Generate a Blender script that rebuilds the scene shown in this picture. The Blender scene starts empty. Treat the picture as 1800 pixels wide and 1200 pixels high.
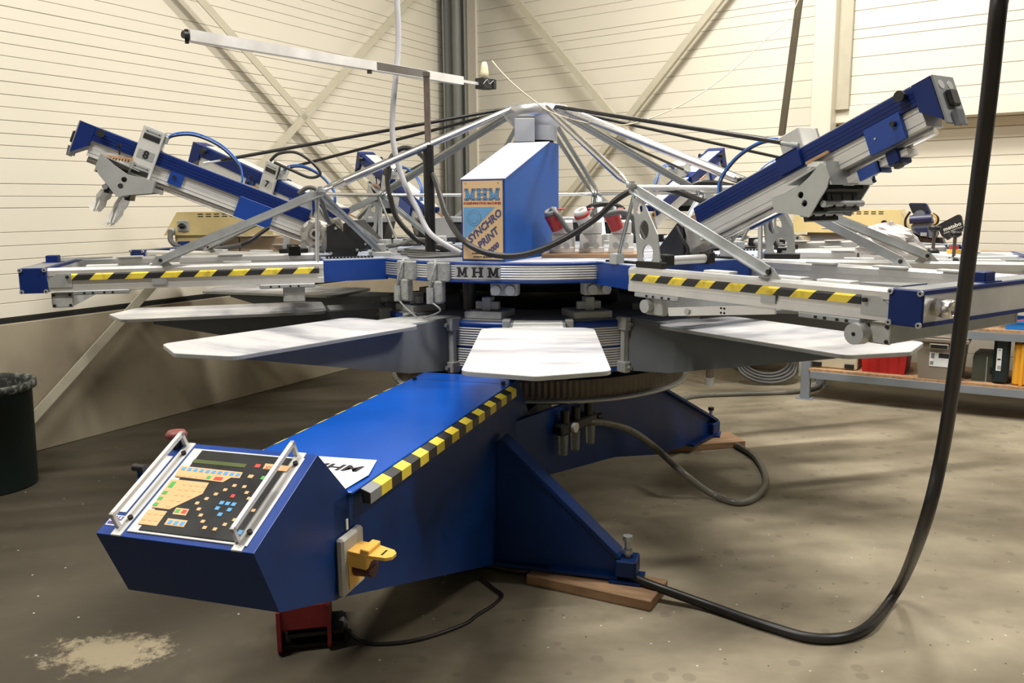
import bpy, math, random
from mathutils import Vector, Matrix, Euler
random.seed(7)
C = bpy.context.scene.collection
S = bpy.context.scene
# ------------------------------------------------------------------ camera
F = 1497.0; PT = math.radians(9.2); RL = math.radians(0.47); H = 1.45
FW = Vector((0, math.cos(PT), -math.sin(PT))); RT = Vector((1, 0, 0)); UP = Vector((0, math.sin(PT), math.cos(PT)))
IR = RT*math.cos(RL) - UP*math.sin(RL); IU = UP*math.cos(RL) + RT*math.sin(RL)
cd = bpy.data.cameras.new('camera'); cam = bpy.data.objects.new('camera', cd); C.objects.link(cam)
cd.sensor_fit = 'HORIZONTAL'; cd.sensor_width = 36.0; cd.lens = F/1800*36
cd.clip_start = 0.05; cd.clip_end = 60
m3 = Matrix((IR, IU, -FW)).transposed()
cam.matrix_world = Matrix.Translation((0, 0, H)) @ m3.to_4x4()
S.camera = cam
# ------------------------------------------------------------------ light
S.view_settings.view_transform = 'Standard'; S.view_settings.look = 'None'
S.view_settings.gamma = 1; S.view_settings.use_curve_mapping = False; S.view_settings.exposure = 0.0
W = bpy.data.worlds.new('world'); S.world = W; W.use_nodes = True
W.node_tree.nodes['Background'].inputs[0].default_value = (0.9, 0.93, 1, 1)
W.node_tree.nodes['Background'].inputs[1].default_value = 0.06
def lamp(name, loc, rot, sx, sy, power, col):
    l = bpy.data.lights.new(name, 'AREA'); l.shape = 'RECTANGLE'; l.size = sx; l.size_y = sy; l.energy = power; l.color = col
    o = bpy.data.objects.new(name, l); o.location = loc; o.rotation_euler = rot; C.objects.link(o); return o
WARM = (1.0, 0.955, 0.88)
lamp('ceiling_tube_light_rear', (1.4, 5.4, 4.7), (0, 0, 0.2), 1.2, 0.15, 185, WARM)
lamp('ceiling_tube_light_middle', (0.6, 3.4, 5.0), (0, 0, 0.2), 1.6, 0.2, 175, WARM)
lamp('ceiling_tube_light_left', (-2.2, 1.6, 4.8), (0, 0, 0.3), 1.6, 0.25, 170, WARM)
lamp('ceiling_tube_light_right', (4.3, 2.4, 5.0), (0, 0, 0.2), 1.6, 0.25, 195, WARM)

# ------------------------------------------------------------------ pixel -> world helpers (1800x1200 frame, real depths)
def ray(x, y): return FW + IR*((x-900)/F) + IU*((600-y)/F)
O3 = Vector((0, 0, H))
def onz(x, y, z):
    d = ray(x, y); return O3 + d*((z-H)/d.z)
def ony(x, y, Y):
    d = ray(x, y); return O3 + d*(Y/d.y)
def onp(x, y, p, n):
    d = ray(x, y); n = Vector(n); return O3 + d*((Vector(p)-O3).dot(n)/d.dot(n))
PHI = -2.1; CX, CY = 0.145, 4.52
def pol(th, r, t=0.0, z=0.0):
    a = math.radians(th); return Vector((CX+math.sin(a)*r+math.cos(a)*t, CY-math.cos(a)*r+math.sin(a)*t, z))

# ------------------------------------------------------------------ materials
def nt(name):
    m = bpy.data.materials.new(name); m.use_nodes = True
    t = m.node_tree; return m, t, t.nodes['Principled BSDF']
def N(t, typ, **kw):
    n = t.nodes.new(typ)
    for k, v in kw.items():
        if k.startswith('i_'):
            n.inputs[k[2:].replace('_', ' ')].default_value = v
        else: setattr(n, k, v)
    return n
def ramp(t, fac, stops):
    r = t.nodes.new('ShaderNodeValToRGB'); e = r.color_ramp.elements
    while len(e) < len(stops): e.new(0.5)
    for i, (p, c) in enumerate(stops):
        e[i].position = p; e[i].color = (*c, 1) if len(c) == 3 else c
    t.links.new(fac, r.inputs[0]); return r
def mix(t, fac, a, b):
    m = t.nodes.new('ShaderNodeMix'); m.data_type = 'RGBA'
    for s, v in ((0, fac), (6, a), (7, b)):
        if isinstance(v, (tuple, float, int)):
            m.inputs[s].default_value = (*v, 1) if isinstance(v, tuple) and len(v) == 3 else v
        else: t.links.new(v, m.inputs[s])
    return m.outputs[2]
MATS = {}
def mat(name, col, rough=0.5, metal=0.0, var=0.12, scale=8.0, dirt=0.0, dirtcol=(0.12, 0.11, 0.1), bump=0.0, stretch=None, spec=0.5, emit=None, alpha=None, trans=0.0, rv=0.1):
    m, t, b = nt(name)
    tc = N(t, 'ShaderNodeTexCoord'); src = tc.outputs['Object']
    if stretch:
        mp = N(t, 'ShaderNodeMapping'); mp.inputs['Scale'].default_value = stretch
        t.links.new(src, mp.inputs[0]); src = mp.outputs[0]
    n1 = N(t, 'ShaderNodeTexNoise', i_Scale=scale, i_Detail=5.0, i_Roughness=0.6); t.links.new(src, n1.inputs['Vector'])
    c0 = tuple(max(0, c*(1-var)) for c in col); c1 = tuple(min(1, c*(1+var)) for c in col)
    r = ramp(t, n1.outputs['Fac'], [(0.3, c0), (0.7, c1)])
    colout = r.outputs[0]
    if dirt > 0:
        n2 = N(t, 'ShaderNodeTexNoise', i_Scale=scale*3.1, i_Detail=8.0, i_Roughness=0.75); t.links.new(tc.outputs['Object'], n2.inputs['Vector'])
        f = ramp(t, n2.outputs['Fac'], [(0.62-0.14*dirt, (0, 0, 0)), (0.72, (1, 1, 1))])
        mm = N(t, 'ShaderNodeMath', operation='MULTIPLY'); mm.inputs[1].default_value = min(1, dirt)
        t.links.new(f.outputs[0], mm.inputs[0])
        colout = mix(t, mm.outputs[0], colout, dirtcol)
    t.links.new(colout, b.inputs['Base Color'])
    rr = N(t, 'ShaderNodeMapRange'); rr.inputs['To Min'].default_value = max(0.02, rough-rv); rr.inputs['To Max'].default_value = min(1, rough+rv)
    t.links.new(n1.outputs['Fac'], rr.inputs['Value']); t.links.new(rr.outputs[0], b.inputs['Roughness'])
    b.inputs['Metallic'].default_value = metal
    b.inputs['Specular IOR Level'].default_value = spec
    if trans: b.inputs['Transmission Weight'].default_value = trans
    if alpha is not None: b.inputs['Alpha'].default_value = alpha
    if bump:
        bp = N(t, 'ShaderNodeBump', i_Strength=bump, i_Distance=0.01); t.links.new(n1.outputs['Fac'], bp.inputs['Height']); t.links.new(bp.outputs[0], b.inputs['Normal'])
    if emit:
        b.inputs['Emission Color'].default_value = (*emit[0], 1); b.inputs['Emission Strength'].default_value = emit[1]
    MATS[name] = m; return m
def srgb(r, g, b):
    f = lambda c: ((c/255+0.055)/1.055)**2.4 if c/255 > 0.04045 else c/255/12.92
    return (f(r), f(g), f(b))
BLUE = mat('blue_paint', (0.006, 0.045, 0.26), 0.32, var=0.1, dirt=0.12, dirtcol=(0.2, 0.25, 0.38), scale=5)
DECKBLUE = mat('deck_blue_paint', (0.002, 0.07, 0.4), 0.24, var=0.08, scale=4, rv=0.06)
NAVY = mat('navy_paint', (0.002, 0.026, 0.13), 0.42, var=0.15, dirt=0.05, dirtcol=(0.05, 0.09, 0.2), spec=0.28)
CAPBLUE = mat('navy_anodised', (0.003, 0.018, 0.12), 0.42, var=0.1, dirt=0.06, dirtcol=(0.05, 0.1, 0.25), spec=0.3)
PALEBLUE = mat('dusty_blue_lid', (0.4, 0.42, 0.55), 0.4, var=0.1, dirt=0.15, dirtcol=(0.25, 0.3, 0.45))
TOWERBLUE = mat('tower_blue', (0.01, 0.085, 0.36), 0.45, spec=0.3, var=0.12, dirt=0.18, dirtcol=(0.2, 0.3, 0.5), scale=6)
ALU = mat('aluminium', (0.72, 0.72, 0.71), 0.34, 0.6, var=0.08, dirt=0.06)
ALUW = mat('white_aluminium', (0.66, 0.66, 0.65), 0.42, 0.25, var=0.05, dirt=0.05)
GALV = mat('galvanised_steel', (0.4, 0.42, 0.43), 0.42, 0.5, var=0.15, dirt=0.1, scale=14)
PLATEG = mat('brushed_plate', (0.46, 0.48, 0.48), 0.4, 0.5, var=0.1, dirt=0.08)
CHROME = mat('bright_tube', (0.75, 0.74, 0.72), 0.22, 0.95, var=0.06)
GREYTUBE = mat('dull_tube', (0.3, 0.31, 0.3), 0.35, 0.8, var=0.1)
GREY = mat('grey_paint', (0.2, 0.21, 0.22), 0.5, var=0.08, dirt=0.25, dirtcol=(0.09, 0.09, 0.09))
ARMGREY = mat('arm_grey_paint', (0.17, 0.185, 0.2), 0.5, var=0.08, dirt=0.14, dirtcol=(0.4, 0.4, 0.4), scale=5)
LGREY = mat('light_grey_dusty', (0.42, 0.43, 0.42), 0.7, var=0.12, dirt=0.5, dirtcol=(0.24, 0.24, 0.24), scale=18, bump=0.4)
DUST = mat('dust_crusted_grey', (0.3, 0.31, 0.3), 0.85, var=0.2, dirt=0.8, dirtcol=(0.5, 0.5, 0.48), scale=30, bump=0.8)
BOXGREY = mat('head_box_grey', (0.52, 0.52, 0.49), 0.5, var=0.05, dirt=0.08)
BLACK = mat('black_plastic', (0.012, 0.012, 0.013), 0.45, var=0.2, dirt=0.1, dirtcol=(0.08, 0.08, 0.08))
BLACKM = mat('black_metal', (0.02, 0.019, 0.018), 0.4, 0.3, var=0.2, dirt=0.3, dirtcol=(0.12, 0.12, 0.12), scale=20)
RUBBER = mat('black_rubber', (0.018, 0.017, 0.017), 0.42, var=0.2, dirt=0.05, dirtcol=(0.1, 0.1, 0.1))
GREYCABLE = mat('grey_cable', (0.1, 0.1, 0.095), 0.5, var=0.15, dirt=0.2, dirtcol=(0.25, 0.25, 0.24), scale=25)
LCABLE = mat('light_grey_cable', (0.42, 0.42, 0.44), 0.5, var=0.05)
HOSEG = mat('translucent_grey_hose', (0.17, 0.165, 0.14), 0.3, var=0.12)
BLUEHOSE = mat('blue_air_hose', (0.03, 0.14, 0.5), 0.3, var=0.1)
CAST = mat('cast_aluminium', (0.4, 0.38, 0.34), 0.5, 0.5, var=0.25, dirt=0.5, dirtcol=(0.15, 0.14, 0.12), scale=22, bump=0.5)
YEL = mat('switch_yellow', (0.72, 0.42, 0.08), 0.4, var=0.06)
YTAPE = mat('yellow_tape', (0.75, 0.6, 0.05), 0.4, var=0.06, dirt=0.1, dirtcol=(0.3, 0.25, 0.05))
KTAPE = mat('black_tape', (0.02, 0.02, 0.02), 0.35, var=0.2, dirt=0.1, dirtcol=(0.12, 0.12, 0.12))
RED = mat('pedal_red', (0.2, 0.012, 0.015), 0.5, var=0.12, dirt=0.12)
REDP = mat('plug_red', (0.4, 0.03, 0.03), 0.4, var=0.08)
MUSH = mat('dusty_red_button', (0.2, 0.045, 0.04), 0.5, var=0.06)
WHITEP = mat('white_plastic', (0.68, 0.68, 0.64), 0.4, var=0.04)
CREAM = mat('dryer_cream', srgb(216, 196, 140), 0.4, var=0.05, dirt=0.06)
PAPER = mat('white_paper', (0.75, 0.76, 0.78), 0.6, var=0.04)
WOOD = mat('wood_block', (0.36, 0.22, 0.12), 0.6, var=0.3, scale=3, stretch=(2, 14, 14), dirt=0.2)
CHIP = mat('chipboard', (0.4, 0.24, 0.13), 0.7, var=0.3, scale=40)
RUST = mat('rusty_steel', (0.15, 0.12, 0.1), 0.5, 0.5, var=0.4, scale=15, stretch=(3, 3, 0.6), dirt=0.3, dirtcol=(0.22, 0.12, 0.07))
BINM = mat('bin_green', (0.006, 0.02, 0.018), 0.5, var=0.2, dirt=0.05, dirtcol=(0.3, 0.32, 0.3), scale=9)
BININ = mat('bin_spattered', (0.02, 0.025, 0.022), 0.6, var=0.3, dirt=0.9, dirtcol=(0.45, 0.46, 0.42), scale=9)
WALLM = mat('cream_cladding', srgb(222, 216, 200), 0.42, var=0.015, scale=1.5, dirt=0.03, dirtcol=(0.4, 0.36, 0.27))
WALLB = mat('wall_backing', (0.3, 0.27, 0.2), 0.8, var=0.05)
STEELB = mat('painted_steel_beige', srgb(188, 182, 162), 0.45, var=0.06, dirt=0.06)
COLM = mat('column_grey', srgb(112, 113, 108), 0.5, var=0.08)
CONC = mat('concrete_plinth', (0.31, 0.265, 0.19), 0.75, var=0.14, scale=2.2, dirt=0.25, dirtcol=(0.16, 0.135, 0.1), bump=0.15)
SLOT = mat('dark_joint', (0.006, 0.006, 0.006), 0.9)
GEARM = mat('gear_steel', (0.13, 0.11, 0.085), 0.5, 0.5, var=0.3, scale=6, dirt=0.3)
RACKG = mat('rack_grey', srgb(125, 132, 140), 0.45, var=0.06)
BLKPANEL = mat('panel_black', (0.02, 0.021, 0.022), 0.3, var=0.15)
KEYO = mat('key_orange', srgb(226, 178, 128), 0.4, var=0.04)
KEYB = mat('key_blue', srgb(90, 160, 215), 0.4, var=0.04)
KEYG = mat('key_green', srgb(80, 170, 80), 0.4, var=0.04)
KEYR = mat('key_red', srgb(215, 65, 60), 0.4, var=0.04)
LCD = mat('lcd_olive', srgb(88, 100, 62), 0.25, var=0.1)
SIGNC = mat('sign_cream', srgb(222, 190, 145), 0.45, var=0.05, dirt=0.05, dirtcol=(0.4, 0.3, 0.18))
SIGNB = mat('sign_blue', srgb(110, 165, 210), 0.45, var=0.05)
SIGND = mat('sign_navy', srgb(80, 82, 120), 0.45, var=0.2, scale=30)
SIGNL = mat('sign_letter_blue', srgb(100, 150, 195), 0.45)
INK = mat('black_ink', (0.015, 0.015, 0.018), 0.5)
PURPLE = mat('purple_ink', srgb(70, 55, 130), 0.5)
FILM = mat('clear_film', (0.9, 0.9, 0.88), 0.15, var=0.03, trans=0.12, scale=30, bump=0.7)
GLASSB = mat('filter_bowl', (0.5, 0.52, 0.45), 0.1, trans=0.7)
TAUPE = mat('crate_taupe', srgb(128, 118, 105), 0.5, var=0.05)
REDBOX = mat('crate_red', srgb(175, 32, 30), 0.45, var=0.08)
OLIVE = mat('case_olive', srgb(66, 72, 62), 0.5, var=0.08)
TEAL = mat('case_dark_teal', srgb(20, 38, 42), 0.45, var=0.08)
CASEY = mat('case_yellow', srgb(235, 170, 50), 0.4, var=0.05)
CRATEB = mat('crate_blue', srgb(35, 120, 200), 0.4, var=0.06)
BEIGEBOX = mat('beige_box', srgb(190, 180, 155), 0.5, var=0.05)
BAGW = mat('plastic_bag', (0.5, 0.47, 0.46), 0.3, var=0.1, scale=20, bump=0.6)
SAWBLUE = mat('saw_navy', (0.02, 0.025, 0.08), 0.4, var=0.1)
SAWGREY = mat('saw_grey', (0.12, 0.13, 0.15), 0.5, var=0.1)

CROWNM = mat('machined_crown', (0.6, 0.61, 0.62), 0.33, 0.8, var=0.04)
BEAMLID = mat('beam_lid_white', (0.6, 0.6, 0.57), 0.45, var=0.05)
def platen_mat():
    m, t, b = nt('platen_aluminium')
    tc = N(t, 'ShaderNodeTexCoord')
    mp = N(t, 'ShaderNodeMapping'); mp.inputs['Scale'].default_value = (5, 1.2, 1); t.links.new(tc.outputs['Object'], mp.inputs[0])
    oi = N(t, 'ShaderNodeObjectInfo'); mp2 = N(t, 'ShaderNodeVectorMath', operation='ADD')
    mul = N(t, 'ShaderNodeVectorMath', operation='SCALE'); mul.inputs['Scale'].default_value = 9.0
    cx = N(t, 'ShaderNodeCombineXYZ'); t.links.new(oi.outputs['Random'], cx.inputs[0]); t.links.new(oi.outputs['Random'], cx.inputs[2]); t.links.new(cx.outputs[0], mul.inputs[0])
    t.links.new(mp.outputs[0], mp2.inputs[0]); t.links.new(mul.outputs[0], mp2.inputs[1])
    n = N(t, 'ShaderNodeTexNoise', i_Scale=1.0, i_Detail=4.0, i_Roughness=0.55); t.links.new(mp2.outputs[0], n.inputs['Vector'])
    n2 = N(t, 'ShaderNodeTexNoise', i_Scale=40.0, i_Detail=3.0); t.links.new(tc.outputs['Object'], n2.inputs['Vector'])
    r = ramp(t, n.outputs['Fac'], [(0.34, (0.3, 0.31, 0.36)), (0.47, (0.68, 0.68, 0.71)), (0.62, (0.8, 0.79, 0.77))])
    c = mix(t, 0.08, r.outputs[0], n2.outputs['Color'])
    t.links.new(c, b.inputs['Base Color']); b.inputs['Metallic'].default_value = 0.35
    rr = N(t, 'ShaderNodeMapRange'); rr.inputs['To Min'].default_value = 0.25; rr.inputs['To Max'].default_value = 0.5
    t.links.new(n.outputs['Fac'], rr.inputs['Value']); t.links.new(rr.outputs[0], b.inputs['Roughness'])
    return m
PLATEN = platen_mat()
def stripe_mat(name, axis_scale=17.5, slant=0.9):
    m, t, b = nt(name)
    tc = N(t, 'ShaderNodeTexCoord'); sp = N(t, 'ShaderNodeSeparateXYZ'); t.links.new(tc.outputs['Object'], sp.inputs[0])
    sgn = N(t, 'ShaderNodeMath', operation='SIGN'); t.links.new(sp.outputs['Y'], sgn.inputs[0])
    a_ = N(t, 'ShaderNodeMath', operation='MULTIPLY'); a_.inputs[1].default_value = slant; t.links.new(sp.outputs['Z'], a_.inputs[0])
    a = N(t, 'ShaderNodeMath', operation='MULTIPLY'); t.links.new(a_.outputs[0], a.inputs[0]); t.links.new(sgn.outputs[0], a.inputs[1])
    s = N(t, 'ShaderNodeMath', operation='ADD'); t.links.new(sp.outputs['X'], s.inputs[0]); t.links.new(a.outputs[0], s.inputs[1])
    k = N(t, 'ShaderNodeMath', operation='MULTIPLY'); k.inputs[1].default_value = axis_scale/2; t.links.new(s.outputs[0], k.inputs[0])
    fr = N(t, 'ShaderNodeMath', operation='FRACT'); t.links.new(k.outputs[0], fr.inputs[0])
    g = N(t, 'ShaderNodeMath', operation='GREATER_THAN'); g.inputs[1].default_value = 0.49; t.links.new(fr.outputs[0], g.inputs[0])
    n2 = N(t, 'ShaderNodeTexNoise', i_Scale=35.0, i_Detail=6.0); t.links.new(tc.outputs['Object'], n2.inputs['Vector'])
    yr = ramp(t, n2.outputs['Fac'], [(0.3, (0.5, 0.38, 0.03)), (0.5, (0.8, 0.62, 0.06))])
    t.links.new(mix(t, g.outputs[0], (0.02, 0.02, 0.02), yr.outputs[0]), b.inputs['Base Color']); b.inputs['Roughness'].default_value = 0.38
    return m
STRIPE = stripe_mat('hazard_stripes', 14.5, 1.0)
def floor_mat():
    m, t, b = nt('concrete_floor')
    tc = N(t, 'ShaderNodeTexCoord'); o = tc.outputs['Object']
    n1 = N(t, 'ShaderNodeTexNoise', i_Scale=0.9, i_Detail=6.0, i_Roughness=0.62); t.links.new(o, n1.inputs['Vector'])
    mp = N(t, 'ShaderNodeMapping'); mp.inputs['Scale'].default_value = (1, 2.2, 1); mp.inputs['Rotation'].default_value = (0, 0, 0.5); t.links.new(o, mp.inputs[0])
    n2 = N(t, 'ShaderNodeTexNoise', i_Scale=2.3, i_Detail=7.0, i_Roughness=0.7); t.links.new(mp.outputs[0], n2.inputs['Vector'])
    base = ramp(t, n1.outputs['Fac'], [(0.33, (0.17, 0.143, 0.098)), (0.5, (0.29, 0.247, 0.17)), (0.68, (0.44, 0.385, 0.275))])
    c = mix(t, 0.3, base.outputs[0], ramp(t, n2.outputs['Fac'], [(0.32, (0.12, 0.1, 0.075)), (0.62, (0.36, 0.32, 0.245))]).outputs[0])
    # soil and painted-in shade darken the floor colour on the left side of the hall
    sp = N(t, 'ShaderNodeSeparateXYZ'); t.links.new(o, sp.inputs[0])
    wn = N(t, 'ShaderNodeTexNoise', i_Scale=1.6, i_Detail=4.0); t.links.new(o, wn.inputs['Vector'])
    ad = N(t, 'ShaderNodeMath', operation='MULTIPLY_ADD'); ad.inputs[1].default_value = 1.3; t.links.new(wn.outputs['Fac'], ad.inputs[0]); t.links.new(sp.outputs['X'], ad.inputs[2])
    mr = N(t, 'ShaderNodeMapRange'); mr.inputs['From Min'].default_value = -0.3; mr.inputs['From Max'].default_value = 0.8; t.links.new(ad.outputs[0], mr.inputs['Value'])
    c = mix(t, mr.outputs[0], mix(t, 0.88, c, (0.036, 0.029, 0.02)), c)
    # round drip spots
    vo = N(t, 'ShaderNodeTexVoronoi', i_Scale=11.0, i_Randomness=1.0); t.links.new(o, vo.inputs['Vector'])
    vs = N(t, 'ShaderNodeSeparateColor'); t.links.new(vo.outputs['Color'], vs.inputs[0])
    th = N(t, 'ShaderNodeMath', operation='MULTIPLY'); th.inputs[1].default_value = 0.3; t.links.new(vs.outputs[0], th.inputs[0])
    lt = N(t, 'ShaderNodeMath', operation='LESS_THAN'); t.links.new(vo.outputs['Distance'], lt.inputs[0]); t.links.new(th.outputs[0], lt.inputs[1])
    gz = N(t, 'ShaderNodeMath', operation='GREATER_THAN'); gz.inputs[1].default_value = 0.45; t.links.new(n2.outputs['Fac'], gz.inputs[0])
    mu = N(t, 'ShaderNodeMath', operation='MULTIPLY'); t.links.new(lt.outputs[0], mu.inputs[0]); t.links.new(gz.outputs[0], mu.inputs[1])
    mu2 = N(t, 'ShaderNodeMath', operation='MULTIPLY'); mu2.inputs[1].default_value = 0.3; t.links.new(mu.outputs[0], mu2.inputs[0])
    c = mix(t, mu2.outputs[0], c, (0.1, 0.085, 0.065))
    # specks and crumbs
    v2 = N(t, 'ShaderNodeTexVoronoi', i_Scale=26.0); t.links.new(o, v2.inputs['Vector'])
    v2s = N(t, 'ShaderNodeSeparateColor'); t.links.new(v2.outputs['Color'], v2s.inputs[0])
    l2 = N(t, 'ShaderNodeMath', operation='LESS_THAN'); l2.inputs[1].default_value = 0.1; t.links.new(v2.outputs['Distance'], l2.inputs[0])
    g2 = N(t, 'ShaderNodeMath', operation='GREATER_THAN'); g2.inputs[1].default_value = 0.86; t.links.new(v2s.outputs[1], g2.inputs[0])
    m2 = N(t, 'ShaderNodeMath', operation='MULTIPLY'); t.links.new(l2.outputs[0], m2.inputs[0]); t.links.new(g2.outputs[0], m2.inputs[1])
    c = mix(t, m2.outputs[0], c, (0.05, 0.045, 0.04))
    g3 = N(t, 'ShaderNodeMath', operation='LESS_THAN'); g3.inputs[1].default_value = 0.012; t.links.new(v2s.outputs[2], g3.inputs[0])
    m3_ = N(t, 'ShaderNodeMath', operation='MULTIPLY'); t.links.new(l2.outputs[0], m3_.inputs[0]); t.links.new(g3.outputs[0], m3_.inputs[1])
    c = mix(t, m3_.outputs[0], c, (0.55, 0.55, 0.5))
    # pale dried paint spill at the left front
    a0 = onz(195, 1145, 0)
    vm = N(t, 'ShaderNodeMapping'); vm.vector_type = 'POINT'; vm.inputs['Location'].default_value = (-a0.x, -a0.y, 0); t.links.new(o, vm.inputs[0])
    rm = N(t, 'ShaderNodeMapping'); rm.inputs['Rotation'].default_value = (0, 0, 0.9); rm.inputs['Scale'].default_value = (3.6, 6.0, 1); t.links.new(vm.outputs[0], rm.inputs[0])
    ln = N(t, 'ShaderNodeVectorMath', operation='LENGTH'); t.links.new(rm.outputs[0], ln.inputs[0])
    n5 = N(t, 'ShaderNodeTexNoise', i_Scale=14.0, i_Detail=8.0, i_Roughness=0.8); t.links.new(o, n5.inputs['Vector'])
    s5 = N(t, 'ShaderNodeMath', operation='MULTIPLY_ADD'); s5.inputs[1].default_value = 2.6; t.links.new(n5.outputs['Fac'], s5.inputs[0]); t.links.new(ln.outputs['Value'], s5.inputs[2])
    k5 = ramp(t, s5.outputs[0], [(0.0, (1, 1, 1)), (1.0, (0, 0, 0))]); k5.color_ramp.elements[0].position = 0.62
    mr5 = N(t, 'ShaderNodeMapRange'); mr5.inputs['From Min'].default_value = 2.05; mr5.inputs['From Max'].default_value = 1.75; t.links.new(s5.outputs[0], mr5.inputs['Value'])
    m5 = N(t, 'ShaderNodeMath', operation='MULTIPLY'); m5.inputs[1].default_value = 0.75; t.links.new(mr5.outputs[0], m5.inputs[0])
    c = mix(t, m5.outputs[0], c, (0.42, 0.36, 0.24))
    t.links.new(c, b.inputs['Base Color'])
    rr = ramp(t, n2.outputs['Fac'], [(0.3, (0.42, 0.42, 0.42)), (0.65, (0.62, 0.62, 0.62))]); t.links.new(rr.outputs[0], b.inputs['Roughness'])
    b.inputs['Specular IOR Level'].default_value = 0.4
    bp = N(t, 'ShaderNodeBump', i_Strength=0.12, i_Distance=0.005); t.links.new(n2.outputs['Fac'], bp.inputs['Height']); t.links.new(bp.outputs[0], b.inputs['Normal'])
    return m
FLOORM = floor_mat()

# ------------------------------------------------------------------ mesh builder
class MB:
    def __init__(s, off=(0, 0, 0)):
        s.v = []; s.f = []; s.mi = []; s.sm = []; s.mats = []; s.off = Vector(off)
    def _m(s, m):
        if m not in s.mats: s.mats.append(m)
        return s.mats.index(m)
    def add(s, vs, fs, m, smooth=False, M=None):
        o = len(s.v)
        for v in vs:
            v = Vector(v)
            if M is not None: v = M @ v
            s.v.append(v)
        k = s._m(m)
        for f in fs: s.f.append([i+o for i in f]); s.mi.append(k); s.sm.append(smooth)
        return s
    def box(s, x0, x1, y0, y1, z0, z1, m, M=None, bev=0.0):
        if x0 > x1: x0, x1 = x1, x0
        if y0 > y1: y0, y1 = y1, y0
        if z0 > z1: z0, z1 = z1, z0
        b = min(bev, (x1-x0)*0.45, (y1-y0)*0.45, (z1-z0)*0.45)
        if b <= 0:
            vs = [(x, y, z) for z in (z0, z1) for y in (y0, y1) for x in (x0, x1)]
            fs = [(0, 2, 3, 1), (4, 5, 7, 6), (0, 1, 5, 4), (2, 6, 7, 3), (0, 4, 6, 2), (1, 3, 7, 5)]
            return s.add(vs, fs, m, False, M)
        import itertools
        vs = []; idx = {}
        for sx, sy, sz in itertools.product((0, 1), repeat=3):
            X = (x0, x1)[sx]; Y = (y0, y1)[sy]; Z = (z0, z1)[sz]
            ix = b if sx == 0 else -b; iy = b if sy == 0 else -b; iz = b if sz == 0 else -b
            for ax, p in enumerate(((X, Y+iy, Z+iz), (X+ix, Y, Z+iz), (X+ix, Y+iy, Z))):
                idx[(sx, sy, sz, ax)] = len(vs); vs.append(p)
        I = lambda a, b_, c, ax: idx[(a, b_, c, ax)]
        fs = []
        for q in (0, 1):
            fs.append([I(q, 0, 0, 0), I(q, 0, 1, 0), I(q, 1, 1, 0), I(q, 1, 0, 0)] if q == 0 else [I(q, 0, 0, 0), I(q, 1, 0, 0), I(q, 1, 1, 0), I(q, 0, 1, 0)])
            fs.append([I(0, q, 0, 1), I(1, q, 0, 1), I(1, q, 1, 1), I(0, q, 1, 1)] if q == 0 else [I(0, q, 0, 1), I(0, q, 1, 1), I(1, q, 1, 1), I(1, q, 0, 1)])
            fs.append([I(0, 0, q, 2), I(0, 1, q, 2), I(1, 1, q, 2), I(1, 0, q, 2)] if q == 0 else [I(0, 0, q, 2), I(1, 0, q, 2), I(1, 1, q, 2), I(0, 1, q, 2)])
        for a in (0, 1):
            for c in (0, 1):
                fs.append([I(0, a, c, 1), I(1, a, c, 1), I(1, a, c, 2), I(0, a, c, 2)])
                fs.append([I(a, 0, c, 0), I(a, 1, c, 0), I(a, 1, c, 2), I(a, 0, c, 2)])
                fs.append([I(a, c, 0, 0), I(a, c, 1, 0), I(a, c, 1, 1), I(a, c, 0, 1)])
        for sx, sy, sz in itertools.product((0, 1), repeat=3):
            fs.append([I(sx, sy, sz, 0), I(sx, sy, sz, 1), I(sx, sy, sz, 2)])
        return s.add(vs, fs, m, False, M)
    def prism(s, poly, a, b, m, plane='xz', M=None, smooth=False):
        """extrude a 2D polygon between a and b along the third axis"""
        def P(p, w):
            if plane == 'xz': return (p[0], w, p[1])
            if plane == 'xy': return (p[0], p[1], w)
            return (w, p[0], p[1])
        n = len(poly)
        vs = [P(p, a) for p in poly]+[P(p, b) for p in poly]
        fs = [list(range(n))[::-1], list(range(n, 2*n))]+[[i, (i+1) % n, n+(i+1) % n, n+i] for i in range(n)]
        return s.add(vs, fs, m, smooth, M)
    def cyl(s, p0, p1, r, m, seg=12, r1=None, cap=True, M=None, smooth=True):
        p0 = Vector(p0); p1 = Vector(p1); r1 = r if r1 is None else r1
        d = (p1-p0).normalized(); u = d.cross(Vector((0, 0, 1)))
        if u.length < 1e-3: u = Vector((1, 0, 0))
        u.normalize(); w = d.cross(u)
        vs = []
        for p, rr in ((p0, r), (p1, r1)):
            for i in range(seg):
                a = 2*math.pi*i/seg; vs.append(p+u*math.cos(a)*rr+w*math.sin(a)*rr)
        s.add(vs, [[i, (i+1) % seg, seg+(i+1) % seg, seg+i] for i in range(seg)], m, smooth, M)
        if cap: s.add(vs, [list(range(seg))[::-1], list(range(seg, 2*seg))], m, False, M)
        return s
    def lathe(s, prof, c, m, seg=48, axis='z', M=None, smooth=True, closed=False):
        vs = []; n = len(prof)
        for i in range(seg):
            a = 2*math.pi*i/seg; ca, sa = math.cos(a), math.sin(a)
            for r, h in prof:
                if axis == 'z': vs.append((c[0]+r*ca, c[1]+r*sa, c[2]+h))
                elif axis == 'y': vs.append((c[0]+r*ca, c[1]+h, c[2]+r*sa))
                else: vs.append((c[0]+h, c[1]+r*ca, c[2]+r*sa))
        fs = []
        for i in range(seg):
            j = (i+1) % seg
            for k in range(n-1 if not closed else n):
                k2 = (k+1) % n; fs.append([i*n+k, j*n+k, j*n+k2, i*n+k2])
        return s.add(vs, fs, m, smooth, M)
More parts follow.
